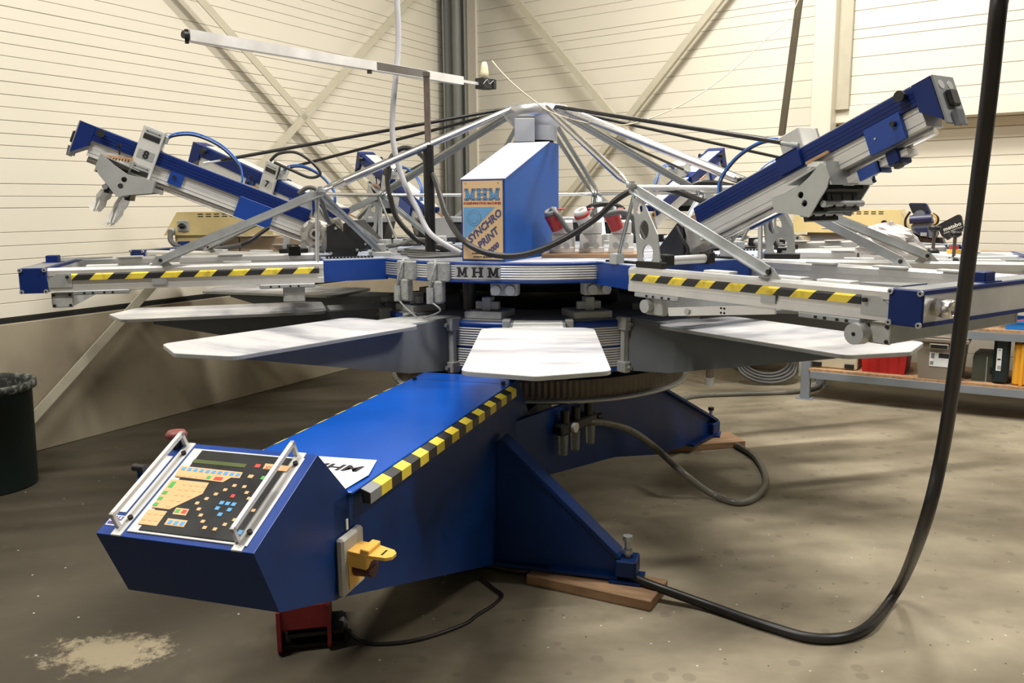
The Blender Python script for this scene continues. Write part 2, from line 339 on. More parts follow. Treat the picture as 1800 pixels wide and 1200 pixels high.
    def tube(s, pts, r, m, seg=10, sub=6, M=None, smooth_path=True, r_end=None):
        P = [Vector(p) for p in pts]
        if smooth_path and len(P) > 2:
            Q = []
            for i in range(len(P)-1):
                p0 = P[max(i-1, 0)]; p1 = P[i]; p2 = P[i+1]; p3 = P[min(i+2, len(P)-1)]
                for k in range(sub):
                    t = k/sub
                    Q.append(0.5*((2*p1)+(-p0+p2)*t+(2*p0-5*p1+4*p2-p3)*t*t+(-p0+3*p1-3*p2+p3)*t**3))
            Q.append(P[-1]); P = Q
        vs = []; n = len(P); ref = None
        for i, p in enumerate(P):
            d = (P[min(i+1, n-1)]-P[max(i-1, 0)])
            d = d.normalized() if d.length > 1e-9 else Vector((0, 0, 1))
            if ref is None:
                ref = d.cross(Vector((0, 0, 1)))
                if ref.length < 1e-3: ref = Vector((1, 0, 0))
            u = (ref-d*ref.dot(d)).normalized(); ref = u; w = d.cross(u)
            for k in range(seg):
                a = 2*math.pi*k/seg; vs.append(p+u*math.cos(a)*r+w*math.sin(a)*r)
        fs = [[i*seg+k, i*seg+(k+1) % seg, (i+1)*seg+(k+1) % seg, (i+1)*seg+k] for i in range(n-1) for k in range(seg)]
        s.add(vs, fs, m, True, M)
        s.add(vs[:seg]+vs[-seg:], [list(range(seg))[::-1], list(range(seg, 2*seg))], m, False, M)
        return s
    def bar(s, p0, p1, w, h, m, up=(0, 0, 1), M=None, bev=0.0):
        """rectangular bar from p0 to p1; w across, h along up"""
        p0 = Vector(p0); p1 = Vector(p1); d = p1-p0; L = d.length; d.normalize()
        u = Vector(up); u = u-d*u.dot(d)
        if u.length < 1e-4: u = Vector((1, 0, 0))-d*d.x
        u.normalize(); sd = u.cross(d)
        R = Matrix((d, sd, u)).transposed().to_4x4(); R = Matrix.Translation(p0) @ R
        if M is not None: R = M @ R
        return s.box(0, L, -w/2, w/2, -h/2, h/2, m, R, bev)
    def plate_holes(s, outer, holes, a, b, m, M=None, seg=14):
        """plate in xz with round holes, thickness a..b along y (uses bmesh triangulation)"""
        import bmesh
        bm = bmesh.new()
        loops = [[Vector((p[0], 0, p[1])) for p in outer]]
        for (cx, cz, rr, *e) in holes:
            k = e[0] if e else 1.0
            loops.append([Vector((cx+rr*math.cos(2*math.pi*i/seg), 0, cz+rr*k*math.sin(2*math.pi*i/seg))) for i in range(seg)])
        edges = []
        for L in loops:
            vv = [bm.verts.new(p) for p in L]
            for i in range(len(vv)): edges.append(bm.edges.new((vv[i], vv[(i+1) % len(vv)])))
        bmesh.ops.triangle_fill(bm, edges=edges, use_beauty=True)
        bm.verts.index_update(); vs = [v.co.copy() for v in bm.verts]; fs = [[v.index for v in f.verts] for f in bm.faces]
        bm.free()
        n = len(vs)
        V = [Vector((v.x, a, v.z)) for v in vs]+[Vector((v.x, b, v.z)) for v in vs]
        FS = [f for f in fs]+[[i+n for i in f[::-1]] for f in fs]
        o = 0
        for L in loops:
            k = len(L)
            for i in range(k): FS.append([o+i, o+(i+1) % k, n+o+(i+1) % k, n+o+i])
            o += k
        return s.add(V, FS, m, False, M)
    def build(s, name, parent=None, kind=None, loc=None):
        me = bpy.data.meshes.new(name)
        me.from_pydata([v-s.off for v in s.v], [], s.f)
        for m in s.mats: me.materials.append(m)
        me.polygons.foreach_set('material_index', s.mi); me.polygons.foreach_set('use_smooth', s.sm)
        me.update(); 
        o = bpy.data.objects.new(name, me); C.objects.link(o)
        if parent is not None: o.parent = parent
        if kind: o['kind'] = kind
        if loc is not None: o.location = loc
        return o
def tag(o, label, cat, group=None):
    o['label'] = label; o['category'] = cat
    if group: o['group'] = group
    return o
def empty(name, label, cat, loc=(0, 0, 0), rz=0.0, group=None):
    o = bpy.data.objects.new(name, None); o.empty_display_size = 0.05; C.objects.link(o)
    o.location = loc; o.rotation_euler = (0, 0, rz); return tag(o, label, cat, group)
def copy_tree(o, parent=None):
    c = o.copy(); C.objects.link(c)
    if parent is not None: c.parent = parent
    for ch in list(o.children): copy_tree(ch, c)
    return c
def world_mesh(mb, name, label, cat, base, group=None):
    """single-mesh thing whose verts are in world space; origin put at base"""
    mb.off = Vector(base); o = mb.build(name); o.location = base
    if label: tag(o, label, cat, group)
    return o
def text_mesh(txt, size, depth, m, name, M, parent=None, shear=0.0, bold=0.0, align='CENTER', base=None):
    cu = bpy.data.curves.new(name, 'FONT'); cu.body = txt; cu.size = size; cu.extrude = depth/2; cu.offset = bold; cu.shear = shear
    cu.align_x = align; cu.align_y = 'CENTER'; cu.resolution_u = 2
    tmp = bpy.data.objects.new(name+'_curve', cu); C.objects.link(tmp)
    dg = bpy.context.evaluated_depsgraph_get(); me = bpy.data.meshes.new_from_object(tmp.evaluated_get(dg))
    bpy.data.objects.remove(tmp); bpy.data.curves.remove(cu)
    me.name = name; me.transform(M); me.materials.clear(); me.materials.append(m)
    o = bpy.data.objects.new(name, me); C.objects.link(o)
    if parent is not None: o.parent = parent
    return o
# slab serif letters M and H as polygons on a unit cell (width w, height 1)
def slab(letter):
    s = 0.13; t = 0.22
    if letter == 'H':
        r = [(0, 0, .42, s), (0, 1-s, .42, 1), (.58, 0, 1, s), (.58, 1-s, 1, 1), (.1, 0, .1+t, 1), (.9-t, 0, .9, 1), (.1, .43, .9, .57)]
        return [[(a, b), (c, b), (c, d), (a, d)] for a, b, c, d in r]
    r = [(0, 0, .38, s), (0, 1-s, .3, 1), (.62, 0, 1, s), (.7, 1-s, 1, 1), (.11, 0, .11+t*.8, 1), (.89-t*.8, 0, .89, 1)]
    out = [[(a, b), (c, b), (c, d), (a, d)] for a, b, c, d in r]
    out += [[(.11, 1), (.33, 1), (.58, .12), (.42, .12)], [(.89, 1), (.67, 1), (.42, .12), (.58, .12)]]
    return out

# ------------------------------------------------------------------ structure
A0 = onz(85, 784, 0)
def vdir(x):
    d = ray(x, 355); return Vector((d.x, d.y, 0)).normalized()
DL = vdir(1741); DR = -vdir(-1130)
NL = Vector((DL.y, -DL.x, 0))            # into the room from the left wall
CC = onp(822, 400, A0, NL); CC.z = 0
NR = Vector((DR.y, -DR.x, 0))            # into the room from the right wall
def WLp(x, y): return onp(x, y, A0, NL)
def WRp(x, y): return onp(x, y, CC, NR)
def frame(o, dx, dy): return Matrix.Translation(o) @ Matrix((dx, dy, Vector((0, 0, 1)))).transposed().to_4x4()
ML = frame(A0, DL, NL)                    # local: x along the wall, y into the room
MR = frame(CC, DR, NR)
HC = 5.6
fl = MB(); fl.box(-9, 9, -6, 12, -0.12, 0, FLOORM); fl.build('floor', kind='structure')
ce = MB(); ce.box(-9, 9, -6, 12, HC, HC+0.1, WALLM); ce.build('ceiling', kind='structure')
CEILM = mat('roof_sheet', (0.34, 0.34, 0.33), 0.6, var=0.05)
bpy.data.objects['ceiling'].data.materials[0] = CEILM
zs = [0.815, 0.9, 0.98, 1.068, 1.15, 1.23, 1.308, 1.447, 1.514, 1.586, 1.729, 1.802, 1.869, 1.943, 2.018, 2.088, 2.16, 2.228, 2.302, 2.371, 2.436, 2.508, 2.577]
while zs[-1] < HC-0.1: zs.append(zs[-1]+(0.0715 if len(zs) % 5 else 0.143))
zs.append(HC)
Lc = (CC-A0).dot(DL)
def clad_wall(name, M, x0, x1, z_list, lowmb=None):
    b = MB(); b.box(x0, x1, -0.2, -0.012, 0, HC, WALLB, M)
    w = b.build(name, kind='structure')
    for i in range(len(z_list)-1):
        p = MB(); g = 0.0011; z0, z1 = z_list[i]+g, z_list[i+1]-g
        c = 0.0022; d = random.uniform(-0.0012, 0.0012)
        prof = [(-0.02, z0), (-c+d, z0), (d, z0+c), (d, z1-c), (-c+d, z1), (-0.02, z1)]
        p.prism([(a, zz) for a, zz in prof], x0, x1, WALLM, 'yz', M); p.build('cladding_plank', w)
    return w
wl = clad_wall('wall_left', ML, -6.5, Lc, zs)
zr = [0.12, 0.26, 0.4, 0.55, 0.69, 0.83, 0.92, 0.98, 1.12, 1.21, 1.288, 1.418, 1.564, 1.703, 1.777, 1.905, 1.99, 2.06, 2.205, 2.28, 2.42, 2.56, 2.7, 2.77, 2.912, 2.995, 3.055]
while zr[-1] < HC-0.2: zr.append(zr[-1]+(0.143 if len(zr) % 4 else 0.075))
zr.append(HC)
LR = (WRp(1440, 200)-CC).dot(DR)
wr = clad_wall('wall_back', MR, 0, LR, zr)
# part right of the post: upper leaf flush, lower leaf set back under a lintel
zl = (WRp(1700, 203)).z
LRE = LR+0.06
MR2 = MR @ Matrix.Translation((0, -0.2, 0))
b = MB(); b.box(LR, LR+6, -0.5, -0.22, 0, HC, WALLB, MR); wr2 = b.build('wall_right', kind='structure')
zlo = [z for z in zr if z < zl-0.02]+[zl]
for i in range(len(zlo)-1):
    p = MB(); g = 0.0013; p.prism([(-0.03, zlo[i]+g), (-0.004, zlo[i]+g), (0, zlo[i]+g+.0024), (0, zlo[i+1]-g-.0024), (-0.004, zlo[i+1]-g), (-0.03, zlo[i+1]-g)], LR, LR+6, WALLM, 'yz', MR2); p.build('cladding_plank', wr2)
zup = [zl+0.13]+[z for z in zr if z > zl+0.18]
for i in range(len(zup)-1):
    p = MB(); g = 0.0013; p.prism([(-0.2, zup[i]+g), (-0.004, zup[i]+g), (0, zup[i]+g+.0024), (0, zup[i+1]-g-.0024), (-0.004, zup[i+1]-g), (-0.2, zup[i+1]-g)], LR+0.12, LR+6, WALLM, 'yz', MR); p.build('cladding_plank', wr2)
t1 = MB(); t1.box(LR+0.1, LR+6, -0.2, 0.015, zl, zl+0.128, WALLM, MR, 0.004); t1.build('trim_1', kind='structure')
# remaining shell: walls behind and beside the camera
def plain_wall(name, x0, x1, y0, y1):
    w = MB(); w.box(x0, x1, y0, y1, 0, HC, WALLM); w.build(name, kind='structure')
plain_wall('wall_front', -9, 9, -6, -5.8)
# plinth on the left wall with the dark joint above it
pb = MB(); pb.box(-6.5, Lc, 0.0, 0.045, 0, 0.785, CONC, ML, 0.004); pb.build('baseboard_left', kind='structure')
pj = MB(); pj.box(-6.5, Lc, 0.0, 0.02, 0.786, 0.812, SLOT, ML); pj.build('trim_2', kind='structure')
pb = MB(); pb.box(0, LR, 0.0, 0.03, 0, 0.785, CONC, MR, 0.004); pb.build('baseboard_back', kind='structure')
# corner column and right post
d_ = ray(804, 300); colp = O3+d_*((CC.y-0.45)/d_.y)
cm = MB(); w_ = 0.115
cm.box(-w_, w_, -0.012, 0.012, 0, HC, COLM); cm.box(-w_, -w_+0.016, -0.1, 0.1, 0, HC, COLM); cm.box(w_-0.016, w_, -0.1, 0.1, 0, HC, COLM)
cm.cyl((0.02, -0.06, 0), (0.02, -0.06, HC), 0.05, COLM, 16)
cm.off = Vector((0, 0, 0)); co = cm.build('trim_3', kind='structure'); co.location = (colp.x, colp.y, 0); co.rotation_euler = (0, 0, -0.05)
x_s = (WRp(858, 100)-CC).dot(DR)
st = MB(); st.box(0.0, x_s*0.55, 0.0, 0.03, 0.785, HC, WALLM, MR); st.build('trim_4', kind='structure')
pw = 0.14
ps = MB(); ps.box(LR-0.02, LR+pw, 0.0, 0.16, 0, HC, STEELB, MR, 0.004)
bpy_post = ps; ps.mats[0] = WALLM; pobj = ps.build('trim_5', kind='structure')
ps = MB(); ps.box(LR+pw, LR+pw+0.1, 0.016, 0.05, zl+0.1, HC, STEELB, MR, 0.003); ps.build('trim_6', kind='structure')

# diagonal wall braces (angle irons), each its own thing
def brace(p0, p1, n, label, w=0.058, extra=0.0):
    m = MB(); P0 = Vector(p0); P1 = Vector(p1); d = (P1-P0).normalized()
    up = n.cross(d)
    off = n*0.15
    m.bar(P0+off, P1+off, w, 0.008, STEELB, up=n)
    m.bar(P0+off+up*w/2-n*0.02, P1+off+up*w/2-n*0.02, 0.006, 0.045, STEELB, up=n)
    base = (P0+P1)/2
    return world_mesh(m, 'wall_brace', label, 'brace', base, 'angle iron braces on the walls')
def ext(a, b, f0, f1): return a+(a-b)*f0, b+(b-a)*f1
a, b = WLp(322, 0), WLp(520, 218); a, b = ext(a, b, 0.55, 1.02); brace(a, b, NL, 'beige angle iron brace falling to the right across the left wall, crossing another')
a, b = WLp(700, 0), WLp(480, 240)
a2, b2 = ext(a, b, 0.2, 0.0); lowp = WLp(88, 668)
brace(a2, a+(b-a)*2.95, NL, 'beige angle iron brace rising from the green bin across the left wall')
a, b = WRp(917, 0), WRp(1085, 200); a, b = ext(a, b, 0.5, 1.1); brace(a, b, NR, 'beige angle iron brace falling to the right on the back wall beside the corner column')
a, b = WRp(1280, 0), WRp(1112, 215); a, b = ext(a, b, 0.5, 1.1); brace(a, b, NR, 'beige angle iron brace rising to the right on the back wall towards the post')

# ------------------------------------------------------------------ machine stand
TA = -17.3
RZ = lambda th: math.radians(th-90)
STB = pol(TA, 0, 0, 0)
st = empty('machine_stand', 'blue steel stand carrying the carousel press, with long arm towards the console', 'machine stand', (CX, CY, 0), RZ(TA))
m = MB(); m.prism([(0.75, 0.05), (1.34, 0.047), (2.6, 0.49), (2.6, 0.735), (1.06, 0.735), (0.9, 0.56), (0.75, 0.56)], -0.2, 0.2, NAVY); m.build('console_arm', st)
m = MB(); m.box(1.06, 2.53, -0.215, 0.215, 0.735, 0.742, DECKBLUE, None, 0.002); m.box(1.2, 1.203, -0.21, 0.21, 0.7421, 0.7425, SLOT)
for yy in (-0.19, 0.19): m.cyl((1.22, yy, 0.742), (1.22, yy, 0.756), 0.009, BLACKM, 8)
m.build('deck_plate', st)
m = MB(); m.box(0.5, 1.0, -0.2, 0.2, 0.25, 0.56, NAVY); m.build('neck_box', st)
for sg_ in (1, -1):
    A_ = Vector((1.05, sg_*0.2, 0)); B_ = Vector((-0.85, sg_*0.86, 0)); L_ = (B_-A_).length; d_ = (B_-A_)/L_
    ML2 = Matrix.Translation(A_) @ Matrix((d_, Vector((-d_.y, d_.x, 0)), Vector((0, 0, 1)))).transposed().to_4x4()
    m = MB(); m.prism([(-0.1, 0.3), (0.8, 0.2), (1.3, 0.09), (L_-0.3, 0.055), (L_, 0.05), (L_, 0.13), (1.18, 0.50), (1.1, 0.555), (-0.1, 0.56)], -0.012, 0.012, NAVY, 'xz', ML2)
    m.bar(ML2 @ Vector((1.1, 0, 0.545)), ML2 @ Vector((L_, 0, 0.135)), 0.09, 0.014, NAVY); m.box(L_-0.35, L_, -0.045, 0.045, 0.05, 0.062, NAVY, ML2); m.box(L_-0.08, L_+0.02, -0.05, 0.05, 0.062, 0.13, NAVY, ML2, 0.006)
    leg = m.build('leg', st)
    f = MB(); q_ = ML2 @ Vector((L_-0.01, 0, 0)); f.cyl((q_.x, q_.y, 0.05), (q_.x, q_.y, 0.2), 0.011, PLATEG, 10); f.cyl((q_.x, q_.y, 0.145), (q_.x, q_.y, 0.16), 0.02, BLACKM, 6); f.cyl((q_.x, q_.y, 0.195), (q_.x, q_.y, 0.212), 0.02, BLACKM, 6); f.box(q_.x-0.06, q_.x+0.06, q_.y-0.06, q_.y+0.06, 0.04, 0.05, NAVY)
    f.build('levelling_foot', leg)
m = MB(); m.cyl((0, 0, 0.5), (0, 0, 0.72), 0.42, NAVY, 40); m.build('centre_column', st)
def stand_leg(r, sgn, reach, name='leg'):
    m = MB()
    tri = [(0.2, 0.05), (reach, 0.05), (reach, 0.13), (0.24, 0.54), (0.2, 0.54)]
    m.prism([(sgn*a, b) for a, b in tri], r-0.012, r+0.012, NAVY, 'yz')
    dy = reach-0.24; dz = 0.41
    m.bar((r, sgn*0.22, 0.56), (r, sgn*(reach+0.005), 0.135), 0.085, 0.014, NAVY, up=(0, 0, 1))
    m.box(r-0.045, r+0.045, sgn*0.2, sgn*reach, 0.05, 0.062, NAVY)
    m.box(r-0.05, r+0.05, sgn*(reach-0.01), sgn*(reach+0.07), 0.062, 0.13, NAVY, None, 0.006)
    leg = m.build(name, st)
    f = MB(); f.cyl((r, sgn*(reach+0.03), 0.05), (r, sgn*(reach+0.03), 0.2), 0.012, PLATEG, 10)
    f.cyl((r, sgn*(reach+0.03), 0.145), (r, sgn*(reach+0.03), 0.16), 0.022, PLATEG, 6)
    f.cyl((r, sgn*(reach+0.03), 0.195), (r, sgn*(reach+0.03), 0.212), 0.02, PLATEG, 6)
    f.box(r-0.06, r+0.06, sgn*(reach-0.03), sgn*(reach+0.09), 0.04, 0.05, NAVY)
    f.build('levelling_foot', leg)
for r, sg, rc in ((1.32, 1, 0.68), (1.32, -1, 0.68)): stand_leg(r, sg, rc)
# gear ring
m = MB(); g = []
seg = 168
pr = [(0.70, 0.572), (0.765, 0.572), (0.765, 0.585), (0.765, 0.65), (0.765, 0.66), (0.70, 0.66)]
vs = []; fs = []
for i in range(seg*2):
    a = math.pi*i/seg; k = 0.006 if i % 2 else 0.0
    for j, (r, z) in enumerate(pr):
        rr = r-(k if j in (2, 3) else 0); vs.append((rr*math.cos(a), rr*math.sin(a), z))
n_ = len(pr)
for i in range(seg*2):
    j = (i+1) % (seg*2)
    for k in range(n_): fs.append([i*n_+k, j*n_+k, j*n_+(k+1) % n_, i*n_+(k+1) % n_])
m.add(vs, fs, GEARM); m.build('gear_ring', st)
m = MB(); m.lathe([(0.3, 0.556), (0.785, 0.556), (0.785, 0.571), (0.3, 0.571)], (0, 0, 0), PLATEG, 72, closed=True); m.build('ring_flange', st)
# hazard tape strips along the deck: yellow and black pieces on an angle profile
for sg in (1, -1):
    m = MB(); r0 = 1.22; L = 1.27; n = 20; dl = L/n
    m.prism([(sg*0.217, 0.737), (sg*0.243, 0.727), (sg*0.243, 0.700), (sg*0.222, 0.700)], r0, r0+L, BLACKM, 'yz')
    for i in range(n):
        mt = KTAPE if i % 2 else YTAPE
        if i == n-1: mt = GREY
        m.prism([(sg*0.2175, 0.7385), (sg*0.2445, 0.7285), (sg*0.2445, 0.6995), (sg*0.243, 0.6995), (sg*0.243, 0.727), (sg*0.217, 0.737)], r0+i*dl, r0+(i+1)*dl-0.001, mt, 'yz')
    m.build('hazard_edge_strip', st)
# paper notice on the deck (MHM)
tg = empty('paper_notice', 'creased white paper with black lettering lying on the blue deck behind the console', 'paper', pol(TA, 2.45, 0.1, 0.743), RZ(TA))
m = MB(); m.add([(-0.16, -0.15, 0.001), (0.1, -0.2, 0.001), (0.09, 0.09, 0.0015), (-0.04, 0.1, 0.004), (-0.17, 0.06, 0.002), (-0.16, -0.15, 0.002), (0.1, -0.2, 0.002), (0.09, 0.09, 0.0025), (-0.04, 0.1, 0.005), (-0.17, 0.06, 0.003)], [[9, 8, 7, 6, 5], [0, 1, 2, 3, 4], [0, 5, 6, 1], [1, 6, 7, 2], [2, 7, 8, 3], [3, 8, 9, 4], [4, 9, 5, 0]], PAPER); m.build('sheet', tg)
text_mesh('MHM', 0.07, 0.0006, INK, 'lettering', Matrix.Translation((-0.075, -0.02, 0.0042)) @ Matrix.Rotation(math.pi/2, 4, 'Z'), tg, bold=0.002)

# wooden blocks under the feet
def block(cx, cy, rz, sx, sy, sz, label):
    m = MB(); m.box(-sx/2, sx/2, -sy/2, sy/2, 0, sz, WOOD, None, 0.003); o = m.build('wooden_block'); o.location = (cx, cy, 0); o.rotation_euler = (0, 0, rz)
    return tag(o, label, 'wood block', 'wooden blocks under the stand feet')
fp = pol(TA, 1.32, 0.715); block(fp.x-0.12, fp.y+0.02, math.radians(-28), 0.5, 0.2, 0.04, 'reddish wooden board under the front right foot of the blue stand')
fp = pol(TA, -0.9, 0.87); block(fp.x-0.12, fp.y-0.14, math.radians(12), 0.5, 0.22, 0.04, 'wooden board under the rear right foot of the blue stand')

# air service unit on the box side
au = empty('air_regulator', 'black and brass air filter regulator set on the dark blue stand side', 'air regulator', pol(TA, 0.68, 0.345, 0.46), RZ(TA)-math.radians(19.2))
m = MB(); m.box(-0.14, 0.16, 0.0, 0.05, -0.02, 0.03, BLACKM, None, 0.008); m.cyl((-0.16, 0.03, 0.0), (-0.2, 0.03, 0.0), 0.014, BLACKM, 10)
for x in (-0.09, 0.02, 0.11): m.cyl((x, 0.03, 0.03), (x, 0.03, 0.085), 0.02, BLACKM, 12)
m.build('body', au)
for x in (-0.1, 0.03, 0.13):
    m = MB(); m.cyl((x, 0.035, -0.02), (x, 0.035, -0.11), 0.023, GLASSB, 12, 0.019); m.build('bowl', au)
m = MB(); m.cyl((0.07, 0.05, 0.005), (0.07, 0.066, 0.005), 0.022, WHITEP, 16); m.build('pressure_gauge', au)

# ------------------------------------------------------------------ console
cn = empty('control_console', 'sloping blue control console at the end of the deck with keypad and two handles', 'control console', pol(TA, 2.7, 0, 0), RZ(TA))
OFF = (2.7, 0, 0)
def cb(mb, name, par=None): mb.off = Vector(OFF); return mb.build(name, par or cn)
m = MB(); pf = [(2.52, 0.735), (2.66, 0.873), (2.93, 0.74), (2.85, 0.574), (2.60, 0.486), (2.53, 0.49)]
m.prism(pf, -0.2, 0.2, NAVY); cb(m, 'housing')
# frame on the sloping face: u along the slope (down), w across, n normal
P0 = Vector((2.66, 0, 0.873)); du = Vector((0.27, 0, -0.133)).normalized(); dn = Vector((-du.z, 0, du.x)); Lf = math.hypot(0.27, 0.133)
dn = Vector((0.133, 0, 0.27)).normalized()
MF = Matrix.Translation(P0) @ Matrix((du, Vector((0, 1, 0)), dn)).transposed().to_4x4()
m = MB(); m.box(0.0, Lf, -0.2, 0.2, 0, 0.003, BLUE, MF, 0.001); face = cb(m, 'top_sheet')
m = MB(); m.box(0.018, Lf-0.014, -0.128, 0.176, 0.003, 0.006, ALUW, MF, 0.001); cb(m, 'mounting_plate')
panel = MB(); panel.box(0.024, Lf-0.02, -0.1, 0.148, 0.006, 0.008, BLKPANEL, MF, 0.0008); pan = cb(panel, 'keypad_panel')
m = MB(); m.box(0.028, Lf-0.024, -0.098, 0.146, 0.0082, 0.0092, mat('clear_cover', (0.9, 0.9, 0.9), 0.08, trans=1.0, alpha=0.12), MF, 0.0003)
# keys: places read off the photo, intersected with the sloping panel plane
MWC = Matrix.Translation(pol(TA, 0, 0, 0)) @ Matrix.Rotation(RZ(TA), 4, 'Z') @ MF
def kuv(cx, cy):
    p = onp(200+cx/5.143, 760+cy/5.141, MWC @ Vector((0, 0, 0.009)), MWC.to_3x3() @ Vector((0, 0, 1)))
    q = MWC.inverted() @ p; return q.x, q.y
def key(cx, cy, su, sw, m_, name='key', h=0.0012):
    u, w = kuv(cx, cy)
    k = MB(); k.box(u-su/2, u+su/2, w-sw/2, w+sw/2, 0.008, 0.008+h, m_, MF, 0.0004); return cb(k, name, pan)
def back(pts, m_, name='key_field', h=0.0006):
    k = MB(); k.prism([kuv(*p) for p in pts], 0.008, 0.008+h, m_, 'xy', MF); return cb(k, name, pan)
a1, a2 = kuv(712, 262), kuv(1188, 305); key(950, 276, 0.0125, a2[1]-a1[1], LCD, 'display', 0.0008)
back([(606, 297), (1166, 358), (1136, 410), (1060, 405), (985, 446), (548, 392)], KEYO)
for i in range(10): key(632+i*54.5, 325+i*6.1, 0.0098, 0.0108, KEYB)
for i in range(5): key(592+i*55, 375+i*5.3, 0.0098, 0.0105, KEYO)
key(858, 404, 0.0098, 0.0108, KEYG); key(945, 415, 0.0105, 0.022, KEYR)
back([(520, 418), (860, 452), (800, 552), (500, 692), (340, 672)], KEYO)
key(527, 468, 0.019, 0.0125, KEYG)
for c_, r_ in ((462, 541), (420, 593), (378, 647)): key(c_, r_, 0.0105, 0.0125, KEYG)
for (x0, y0, n) in ((640, 462, 4), (605, 506, 4), (570, 556, 3), (535, 605, 2), (498, 658, 1)):
    for i in range(n): key(x0+i*60, y0+i*6, 0.0085, 0.0105, KEYO)
back([(315, 690), (482, 710), (385, 842), (215, 820)], KEYO)
for (x0, y0) in ((330, 722), (277, 775)):
    for i in range(3): key(x0+i*56, y0+i*6, 0.0092, 0.0098, KEYO)
back([(565, 677), (682, 690), (648, 748), (528, 733)], KEYO)
key(577, 706, 0.0105, 0.0115, KEYG); key(635, 713, 0.0105, 0.0115, KEYR)
back([(490, 772), (668, 793), (630, 852), (454, 830)], KEYO)
for i in range(3): key(508+i*55, 808+i*6.5, 0.011, 0.0105, KEYB)
key(1300, 300, 0.0115, 0.0135, KEYR); back([(1372, 277), (1600, 303), (1560, 350), (1345, 326)], KEYO)
key(1237, 395, 0.0105, 0.013, KEYO); key(1352, 408, 0.0115, 0.0125, KEYG)
for c_, r_ in ((1090, 478), (1006, 516), (922, 555), (838, 596), (753, 636), (1180, 488), (1201, 541), (1221, 594), (1240, 648), (1262, 702), (768, 690), (785, 745), (804, 801), (820, 857), (913, 871), (1003, 829), (1090, 787), (1175, 745)): key(c_, r_, 0.0088, 0.0096, KEYO)
for c_, r_ in ((975, 633), (1028, 640), (1083, 647), (935, 682), (1044, 696), (958, 738)): key(c_, r_, 0.0105, 0.0105, KEYB)
key(1074, 572, 0.0105, 0.0095, KEYR); key(1140, 900, 0.013, 0.01, KEYB)
# slab letters on the key panel logo
def mhm(mb, M, size, gap, m_, th, outline=None):
    x = 0
    for L in 'MHM':
        for pl in slab(L):
            mb.prism([(x+a*size*0.95, b*size) for a, b in pl], 0, th, m_, 'xy', M)
        x += size*(0.95+gap)
    return x
k = MB(); u0, w0_ = kuv(1362, 325); ML_ = MF @ Matrix.Translation((u0, w0_, 0.0086)) @ Matrix((( 0, -1, 0, 0), (1, 0, 0, 0), (0, 0, 1, 0), (0, 0, 0, 1)))
mhm(k, ML_, 0.009, 0.08, CHIP, 0.0004); cb(k, 'lettering', pan)
# two guard handles
for w0 in (-0.148, 0.158):
    m = MB()
    m.box(0.0, Lf-0.0, w0-0.013, w0+0.013, 0.0, 0.006, ALUW, MF, 0.001)
    m.box(0.004, Lf-0.02, w0-0.014, w0-0.004, 0.034, 0.046, ALUW, MF, 0.001)
    m.box(0.004, 0.014, w0-0.014, w0-0.004, 0.005, 0.046, ALUW, MF, 0.001)
    m.box(Lf-0.03, Lf-0.02, w0-0.014, w0-0.004, 0.005, 0.046, ALUW, MF, 0.001)
    for u in (0.04, Lf-0.05): m.cyl(MF @ Vector((u, w0+0.006, 0.006)), MF @ Vector((u, w0+0.006, 0.012)), 0.006, BLACKM, 10)
    cb(m, 'guard_handle')
# left edge: white strip of labels and a sticker
m = MB(); m.box(0.05, 0.235, -0.192, -0.168, 0.003, 0.0045, PAPER, MF); cb(m, 'label_strip')
m = MB(); m.box(0.245, 0.275, -0.195, -0.158, 0.003, 0.004, PAPER, MF); m.box(0.263, 0.272, -0.193, -0.16, 0.004, 0.0043, PURPLE, MF); stk = cb(m, 'sticker')
o = text_mesh('PALS', 0.0155, 0.0003, PURPLE, 'lettering', Matrix.Translation((-2.7, 0, 0)) @ MF @ Matrix.Translation((0.254, -0.177, 0.0043)) @ Matrix.Rotation(math.pi/2, 4, 'Z'), stk, bold=0.0008)
# emergency button on the back left corner, mounting arm
m = MB(); c0 = Vector((2.672, -0.182, 0.876)); m.cyl(c0-Vector((0, 0, 0.02)), c0+Vector((0, 0, 0.018)), 0.013, BLACKM, 14); m.build  # stem
m.lathe([(0.0, 0.034), (0.02, 0.032), (0.026, 0.024), (0.024, 0.016), (0.0, 0.016)], tuple(c0), MUSH, 24); cb(m, 'emergency_button')
m = MB(); m.box(2.755, 2.78, -0.222, -0.2, 0.80, 0.815, NAVY, None, 0.003); m.cyl((2.767, -0.216, 0.81), (2.767, -0.216, 0.838), 0.006, NAVY, 10); m.cyl((2.767, -0.232, 0.84), (2.767, -0.2, 0.84), 0.009, BLACK, 10); cb(m, 'clamp_knob')
# main switch on the side of the arm
sw = empty('main_switch', 'yellow key-lockable main switch on a grey plate on the console side', 'switch', pol(TA, 2.545, 0.2, 0.568), RZ(TA))
m = MB(); m.box(-0.055, 0.055, 0.0, 0.022, -0.075, 0.075, mat('switch_plate_grey', (0.4, 0.39, 0.36), 0.5, dirt=0.15), None, 0.006); m.build('backplate', sw)
m = MB(); m.box(-0.034, 0.034, 0.022, 0.026, -0.062, 0.02, YEL, None, 0.002); m.build('yellow_plate', sw)
m = MB(); m.cyl((0.0, 0.026, -0.015), (0.0, 0.075, -0.012), 0.023, mat('dark_red_knob', (0.06, 0.01, 0.01), 0.4), 18); m.box(-0.026, 0.026, 0.06, 0.078, -0.022, -0.002, MATS['dark_red_knob'], None, 0.004); m.build('rotary_knob', sw)
MFp = Matrix.Translation((0, 0.02, 0.032)) @ Matrix.Rotation(math.radians(-6), 4, 'X')
